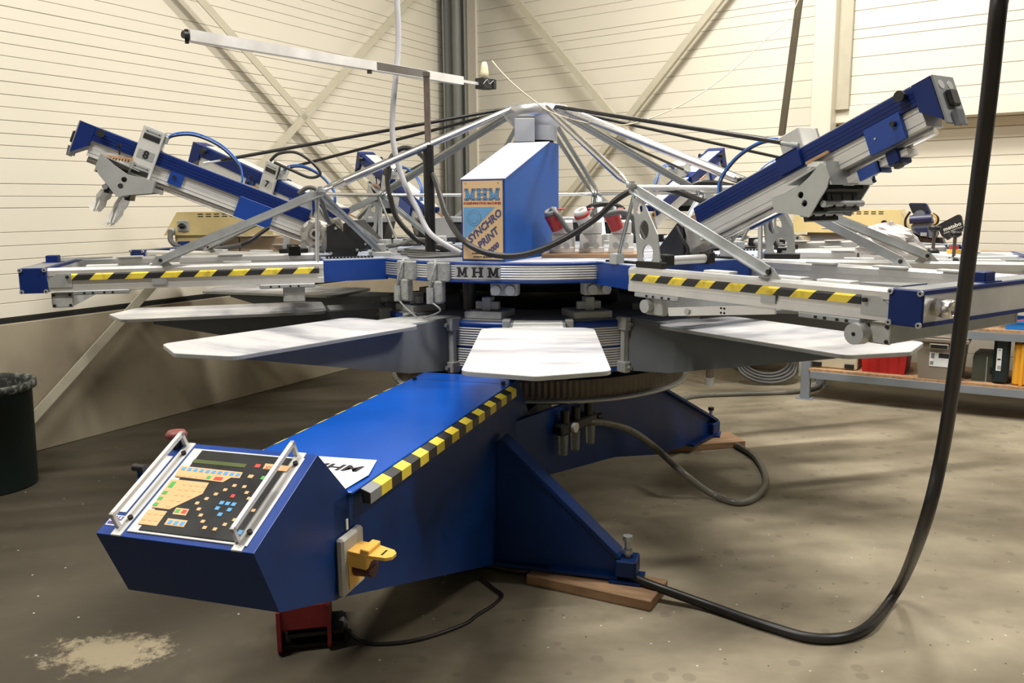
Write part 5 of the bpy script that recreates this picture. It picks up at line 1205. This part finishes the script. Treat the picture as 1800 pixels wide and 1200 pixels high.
m = MB(); m.box(0, wv, 0, 0.36, 0, 0.31, TEAL, None, 0.02); m.build('shell', dk)
m = MB(); m.box(0.02, wv-0.045, -0.004, 0.0, 0.09, 0.24, PAPER)
m.box(0.025, wv-0.05, -0.005, -0.004, 0.162, 0.172, INK); m.box(0.03, wv-0.055, -0.005, -0.004, 0.226, 0.232, INK)
for i in range(6): m.box(0.03+i*0.007, 0.033+i*0.007, -0.005, -0.004, 0.1, 0.125, INK)
lb_ = m.build('barcode_label', dk)
x = xr(1780, 650)
m = MB(); m.box(0, 0.25, 0, 0.34, 0, 0.28, CASEY, None, 0.012); m.box(0.04, 0.06, -0.014, 0.354, 0.0, 0.28, CASEY, None, 0.004); o = m.build('tool_case'); o.location = rkp(x, 0.0, zt1); o.rotation_euler = (0, 0, rzr); tag(o, 'bright yellow upright tool case cut by the right edge', 'case')
# blue crate on upper shelf
x = xr(1768, 575)
cbx = empty('parts_crate', 'blue plastic crate of red handled tools on the upper shelf at the right edge', 'crate', rkp(x, 0.0, zs2+0.021), rzr)
m = MB(); m.box(0, 0.5, 0, 0.008, 0, 0.06, CRATEB); m.box(0, 0.5, 0.3, 0.308, 0, 0.06, CRATEB); m.box(0, 0.008, 0.008, 0.3, 0, 0.06, CRATEB); m.box(0.492, 0.5, 0.008, 0.3, 0, 0.06, CRATEB); m.box(0.008, 0.492, 0.008, 0.3, 0, 0.005, CRATEB); m.box(-0.006, 0.506, -0.006, 0.0, 0.045, 0.06, CRATEB); m.build('tub', cbx)
for i in range(5):
    m = MB(); m.cyl((0, 0, 0), (0.11, 0.03*(-1)**i, 0.02), 0.012, REDP, 8); m.cyl((0.11, 0.03*(-1)**i, 0.02), (0.2, 0.05*(-1)**i, 0.03), 0.004, PLATEG, 6)
    o = m.build('hand_tool'); o.location = rkp(x+0.03+i*0.05, 0.06+i*0.03, zs2+0.062+0.004*i); o.rotation_euler = (0, 0, rzr); tag(o, 'red handled hand tool, %s in the blue crate' % ['leftmost', 'second from the left', 'middle one', 'fourth from the left', 'rightmost'][i], 'tool', 'red handled tools in the blue crate')
# ------------------------------------------------------------------ flash dryers behind
def dryer(name, label, xA, xB, yT, yB, Y, flip):
    if flip:
        pp = rkp(0, Y, 0); tl = onp(xA, yT, pp, vr); br = onp(xB, yB, pp, vr); w = (br-tl).dot(ur); h = tl.z-br.z; rz_ = rzr
    else:
        tl = Y_(xA, yT, Y); br = Y_(xB, yB, Y); w = br.x-tl.x; h = tl.z-br.z; rz_ = 0
    o = empty(name, label, 'dryer', (tl.x, tl.y, br.z), rz_)
    m = MB(); pr_ = [(0, 0), (w, 0), (w, h), (0.09, h)] if not flip else [(0, 0), (w, 0), (w-0.09, h), (0, h)]
    m.prism(pr_, 0, 0.3, CREAM)
    body = m.build('casing', o)
    m = MB()
    xs0 = 0.22 if not flip else 0.25
    for i in range(8):
        for j in range(2): m.box(xs0+i*0.05, xs0+i*0.05+0.032, -0.002, 0.0, h-0.016-j*0.014, h-0.011-j*0.014, SLOT)
    m.build('vent_slots', o)
    if not flip:
        m = MB(); m.box(0.09, 0.16, -0.01, 0, h-0.12, h-0.05, PLATEG, None, 0.008); m.cyl((0.125, -0.01, h-0.085), (0.125, -0.03, h-0.085), 0.018, BLACK, 14); m.box(0.103, 0.147, -0.04, -0.01, h-0.09, h-0.08, BLACK, None, 0.003); m.build('rotary_switch', o)
        m = MB(); m.cyl((0.055, -0.03, 0.02), (0.055, 0.02, 0.04), 0.02, PLATEG, 12); m.build('cable_gland', o)
    else:
        m = MB(); m.cyl((w-0.18, -0.05, h*0.45), (w-0.18, 0, h*0.45), 0.018, BLACK, 12); m.tube([(w-0.12, -0.06, h*0.5), (w-0.2, -0.09, h*0.33), (w-0.4, -0.08, h*0.22), (w-0.6, -0.05, h*0.2)], 0.008, LCABLE, 8); m.build('plug_and_lead', o)
    return o, w, h
d1, w, h = dryer('flash_dryer', 'cream metal dryer control box with rotary switch behind print head 8', 285, 480, 373, 412, 5.35, False)
m = MB(); m.box(0.06, 0.22, 0.02, 0.3, -0.07, 0.0, CREAM, None, 0.003); m.build('bracket', d1)
tl = Y_(345, 418, 5.45); br = Y_(548, 447, 5.45)
tr = empty('dryer_table', 'tan metal table top behind the left print frame, below the dryer box', 'table', (tl.x, 5.45, 0))
m = MB(); m.box(0, br.x-tl.x, 0, 0.5, br.z-0.1, tl.z, mat('tan_sheet', (0.32, 0.24, 0.16), 0.5, var=0.1), None, 0.004); m.box(0.27, 0.275, -0.002, 0, br.z, tl.z, SLOT); m.cyl((0.15, -0.01, br.z+0.05), (0.15, -0.001, br.z+0.05), 0.02, SLOT, 8); m.build('top_box', tr)
lx = Y_(770, 500, 5.7).x-tl.x; hx = Y_(840, 460, 5.5).x-tl.x
m = MB(); m.box(br.x-tl.x, hx, 0.15, 0.4, br.z-0.1, br.z-0.04, GREY); m.build('support_beam', tr)
m = MB(); m.box(lx-0.03, lx+0.03, 0.22, 0.28, 0, br.z-0.1, GREY); m.build('leg', tr)
m = MB(); m.cyl((0.08, -0.01, br.z-0.06), (0.1, 0.02, br.z-0.06), 0.01, BLACK, 8); m.build('knob', tr)
d2, w, h = dryer('flash_dryer', 'cream metal dryer box with vent slots at the right below the print head', 1395, 1602, 369, 410, 0.26, True)
m = MB(); m.box(0.1, w-0.1, 0.04, 0.3, 1.072+0.022-d2.location.z, 0.0, GREY); m.build('pedestal', d2)
pc = G(1247, 676, 0); tl = Y_(1225, 416, pc.y-0.2); br = Y_(1440, 447, pc.y-0.2)
tb = empty('dryer_cabinet', 'low beige metal cabinet on a dark pipe leg, under the dryer box on the right', 'cabinet', (pc.x, pc.y, 0))
m = MB(); m.box(tl.x-pc.x, br.x-pc.x, -0.2, 0.25, br.z-0.16, tl.z, BEIGEBOX, None, 0.004); kx_ = Y_(1417, 433, pc.y-0.22); m.cyl((kx_.x-pc.x, -0.23, kx_.z), (kx_.x-pc.x, -0.2, kx_.z), 0.03, SLOT, 10); m.build('cabinet_body', tb)
m = MB(); m.cyl((0, 0, 0.05), (0, 0, br.z-0.16), 0.032, RUST, 14); m.cyl((0, 0, 0), (0, 0, 0.06), 0.037, PLATEG, 14); m.build('leg', tb)
# black hooded dryer behind the disc
def hood(label, xa, xb, Y):
    tl = Y_(xa, 382, Y); br = Y_(xb, 452, Y); w = br.x-tl.x
    o = empty('dryer_hood', label, 'dryer', (tl.x, Y, 0))
    zt = tl.z; zb = br.z
    m = MB(); m.prism([(0.06, zb), (w-0.06, zb), (w, zt-0.035), (0, zt-0.035)], 0, 0.4, BLACK); m.build('black_hood', o)
    m = MB(); m.box(-0.01, w+0.01, -0.01, 0.42, zt-0.034, zt, GALV, None, 0.003); m.build('grey_lid', o)
    m = MB(); m.box(0.1, w-0.1, 0.05, 0.3, 1.04, zb, GREY); m.build('stand_block', o)
    for i in (0.35, 0.7):
        m = MB(); m.cyl((w*i, -0.012, zb+0.06), (w*i, 0, zb+0.06), 0.008, PLATEG, 8); m.build('bolt', o)
hood('black dryer hood with grey lid behind the inner end of head 7', 600, 683, 5.55)
hood('black dryer hood with grey lid between the pole and the blue tower', 722, 840, 5.6)
hood('black dryer hood behind the red plugs', 985, 1150, 5.6)
m = MB(); m.box(-0.05, 0.05, -0.05, 0.05, 0, 0.9, GREY, None, 0.003); m.box(-0.07, 0.07, -0.07, 0.07, 0, 0.012, GREY); b = G(1303, 648, 0); o = m.build('post_leg'); o.location = b; tag(o, 'short grey square post leg near the coiled hoses', 'leg')

# coil of hoses beside the rack leg
for i in range(4):
    pts = []
    for q in range(10):
        a = 2*math.pi*q/9+i*0.3; c_ = Vector((2.06, 6.75, 0.13))
        pts.append(c_+Vector((math.cos(a)*(0.24-0.015*i), 0.1*math.sin(a)+0.02*i, 0.012+0.12*(1+math.sin(a))-0.12+0.02*i)))
    for p_ in pts: p_.z = max(p_.z, 0.014)
    cable(pts, 0.012, GREYCABLE, 'coiled_hose', ['outermost grey hose loop of the coil beside the rack leg', 'second grey hose loop of the coil beside the rack leg', 'third grey hose loop of the coil beside the rack leg', 'innermost grey hose loop of the coil beside the rack leg'][i], 'hose', group='coiled hoses by the rack leg')

# ------------------------------------------------------------------ things on the bench at the right
ztb = 1.0
BY = 5.3
def bench(px, py, Y=BY): return ony(px, py, Y)
# mitre saw
SPL = rkp(0, 0.2, 0)
c = onp(1640, 449, SPL, vr); 
sw_ = empty('mitre_saw', 'dark blue mitre saw with raised head and black dust bag on the bench', 'saw', (c.x, c.y, c.z), rzr)
def sp(px, py): p = onp(px, py, SPL, vr); return Vector(((p-c).dot(ur), 0, p.z-c.z))
print('SAW z', c.z)
def quadprism(pts, Y0, Y1, m_): 
    mb = MB(); q = [sp(*p) for p in pts]; mb.prism([(v.x, v.z) for v in q], Y0, Y1, m_); return mb
W2 = lambda pts: [(1480+x/5.625, 340+y/5.625) for x, y in pts]
mb = quadprism(W2([(650, 495), (1000, 505), (1030, 520), (1028, 600), (650, 600)]), -0.02, 0.25, SAWBLUE); q0 = sp(*W2([(600, 560)])[0]); mb.box(q0.x-0.05, q0.x+0.45, -0.06, 0.26, 0.0, 0.02, SAWGREY, None, 0.004); mb.build('saw_table', sw_)
mb = quadprism(W2([(655, 105), (670, 94), (820, 95), (840, 115), (875, 190), (905, 300), (870, 310), (790, 260), (690, 190)]), 0.02, 0.09, SAWBLUE); mb.add([], [], SAWBLUE); mb.build('upper_guard', sw_)
mb = quadprism(W2([(668, 112), (820, 108), (850, 180), (700, 190)]), 0.012, 0.02, BLACK); mb.build('guard_insert', sw_)
mb = quadprism(W2([(690, 225), (730, 185), (820, 165), (850, 220), (860, 285), (720, 285)]), -0.03, 0.05, SAWBLUE); e = sp(*W2([(775, 215)])[0]); mb.cyl((e.x, -0.07, e.z), (e.x, 0.0, e.z), 0.035, SAWGREY, 18); mb.cyl((e.x-0.06, -0.05, e.z-0.03), (e.x+0.08, -0.05, e.z-0.02), 0.03, SAWBLUE, 14); mb.build('motor_housing', sw_)
mb = quadprism(W2([(690, 320), (725, 280), (860, 285), (935, 330), (955, 400), (930, 440), (850, 430), (770, 410), (700, 370)]), -0.05, 0.06, SAWGREY); mb.build('saw_head', sw_)
mb = quadprism(W2([(720, 345), (850, 335), (870, 420), (780, 410)]), -0.056, -0.05, SAWBLUE); e = sp(*W2([(815, 400)])[0]); mb.box(e.x-0.02, e.x+0.02, -0.058, -0.056, e.z-0.012, e.z+0.012, PLATEG); mb.build('badge_plate', sw_)
mb = quadprism(W2([(570, 395), (690, 385), (860, 430), (990, 440), (1010, 500), (640, 495), (590, 450)]), 0.0, 0.16, BLACKM)
for i in range(12):
    u0 = W2([(600+i*24, 400+i*4)])[0]; u1 = W2([(640+i*24, 490)])[0]; mb.bar(sp(*u0)+Vector((0, -0.006, 0)), sp(*u1)+Vector((0, -0.006, 0)), 0.012, 0.008, RUST)
mb.build('cooling_fins', sw_)
mb = quadprism(W2([(935, 315), (1140, 210), (1165, 210), (1182, 230), (1202, 335), (1190, 370), (1045, 462), (985, 420)]), 0.0, 0.07, BLACK); bag = mb.build('dust_bag', sw_)
tb_ = sp(1480+1090/5.625, 340+330/5.625); M = Matrix.Translation((tb_.x, -0.001, tb_.z+0.002)) @ Matrix.Rotation(math.pi/2, 4, 'X') @ Matrix.Rotation(math.radians(24), 4, 'Z')
text_mesh('metabo', 0.038, 0.001, WHITEP, 'lettering', M, bag, bold=0.0008)
tb_ = sp(1480+1100/5.625, 340+362/5.625); M = Matrix.Translation((tb_.x, -0.001, tb_.z)) @ Matrix.Rotation(math.pi/2, 4, 'X') @ Matrix.Rotation(math.radians(24), 4, 'Z')
text_mesh('WORK. DON\'T PLAY.', 0.013, 0.001, WHITEP, 'lettering', M, bag)
mb = MB(); pts = [sp(1600, 372), sp(1592, 385), sp(1592, 398), sp(1600, 412), sp(1612, 425)]; mb.tube(pts, 0.008, BLACK, 8); pts = [sp(1636, 375), sp(1645, 382), sp(1644, 392), sp(1634, 396)]; mb.tube(pts, 0.006, YEL, 8); mb.tube([p_+Vector((0.012, 0.01, 0.0)) for p_ in pts], 0.007, BLACK, 8); mb.build('power_lead', sw_)
# plastic bag
pcent = ony(1560, 458, 3.82); pcent.z = 1.209
mb = MB(); vs = []; fs = []; nu, nv = 20, 12
for j_ in range(nv+1):
    ph = math.pi*j_/nv
    for i in range(nu):
        a = 2*math.pi*i/nu; wob = 1+0.16*math.sin(3*a+j_*1.3)+0.1*math.sin(7*a-j_*2.1)
        xx = 0.2*math.sin(ph)**0.8*math.cos(a)*wob; vs.append((xx, 0.12*math.sin(ph)*math.sin(a)*wob, max(0, 0.1+0.11*math.cos(ph)*(1+0.12*math.sin(2*a+1))-0.25*max(0, xx)-0.1*max(0, -xx))))
for j_ in range(nv):
    for i in range(nu): fs.append([j_*nu+i, j_*nu+(i+1) % nu, (j_+1)*nu+(i+1) % nu, (j_+1)*nu+i])
mb.add(vs, fs, BAGW, False); o = mb.build('plastic_bag'); o.scale = (0.66, 0.7, 0.66); o.location = (pcent.x, pcent.y, pcent.z); o.rotation_euler = (0, 0, rzr); print('BAG z', pcent.z); tag(o, 'crumpled translucent white plastic bag on the white frame left of the saw', 'bag')
# clamp spindles with black knobs on the frames
for px, py, pb2, lab in ((1640, 403, 440, 'black knobbed clamp spindle in front of the saw'), (1676, 413, 455, 'black knobbed clamp spindle right of the saw below the dust bag'), (1508, 418, 455, 'thin black knobbed clamp spindle left of the plastic bag')):
    top = ony(px, py, 3.95); bot = ony(px, pb2, 3.95); hh = top.z-bot.z
    cs = empty('clamp_spindle', lab, 'clamp', (bot.x, 3.95, bot.z), 0, 'black knobbed clamp spindles')
    r_ = 0.7 if px == 1508 else 1
    m = MB(); m.cyl((0, 0, 0), (0, 0, hh), 0.008*r_, RUST, 8); m.build('spindle', cs)
    m = MB(); m.lathe([(0.0, -0.012), (0.012*r_, -0.012), (0.028*r_, 0.0), (0.026*r_, 0.016), (0.0, 0.018)], (0, 0, hh), BLACK, 14); m.build('knob', cs)
    m = MB(); m.lathe([(0.0, -0.012), (0.03*r_, -0.012), (0.02*r_, 0.008), (0.0, 0.01)], (0, 0, 0), BLACK, 16); m.build('foot', cs)
# keypad box with red button on far frame
kp = Y_(1735, 452, 3.9)
kx = empty('button_box', 'white control box with a red and yellow emergency button at the right edge', 'control box', (kp.x, 3.95, kp.z-0.03))
m = MB(); m.box(-0.13, 0.17, -0.02, 0.22, 0, 0.035, WHITEP, None, 0.005); m.box(-0.06, 0.12, 0.0, 0.2, 0.035, 0.037, GREY); m.build('enclosure', kx)
m = MB(); m.cyl((-0.04, 0.17, 0.037), (-0.04, 0.17, 0.055), 0.032, YEL, 20); m.cyl((-0.04, 0.17, 0.055), (-0.04, 0.17, 0.072), 0.02, REDP, 20); m.build('emergency_button', kx)

# ------------------------------------------------------------------ green bin at the left
bc = G(-18, 854, 0)
bn = empty('waste_bin', 'dark green round plastic bin with paint spattered inside at the left edge', 'bin', (bc.x, bc.y, 0))
rt = 0.0
Rb, Rt, hb_ = 0.222, 0.25, 0.56
m = MB(); m.lathe([(0.0, 0.0), (Rb, 0.0), (Rb+0.005, 0.01), (Rt-0.01, hb_-0.05), (Rt, hb_-0.045), (Rt, hb_-0.01)], (0, 0, 0), BINM, 48); m.build('shell', bn)
m = MB(); m.lathe([(Rt, hb_-0.045), (Rt+0.012, hb_-0.04), (Rt+0.014, hb_-0.005), (Rt+0.004, hb_), (Rt-0.01, hb_-0.004), (Rt-0.015, hb_-0.03)], (0, 0, 0), BININ, 48); m.build('rim', bn)
m = MB(); m.lathe([(Rt-0.015, hb_-0.03), (Rt-0.03, hb_-0.1), (Rb-0.01, 0.12), (0.0, 0.12)], (0, 0, 0), BININ, 48); m.build('inner_wall', bn)
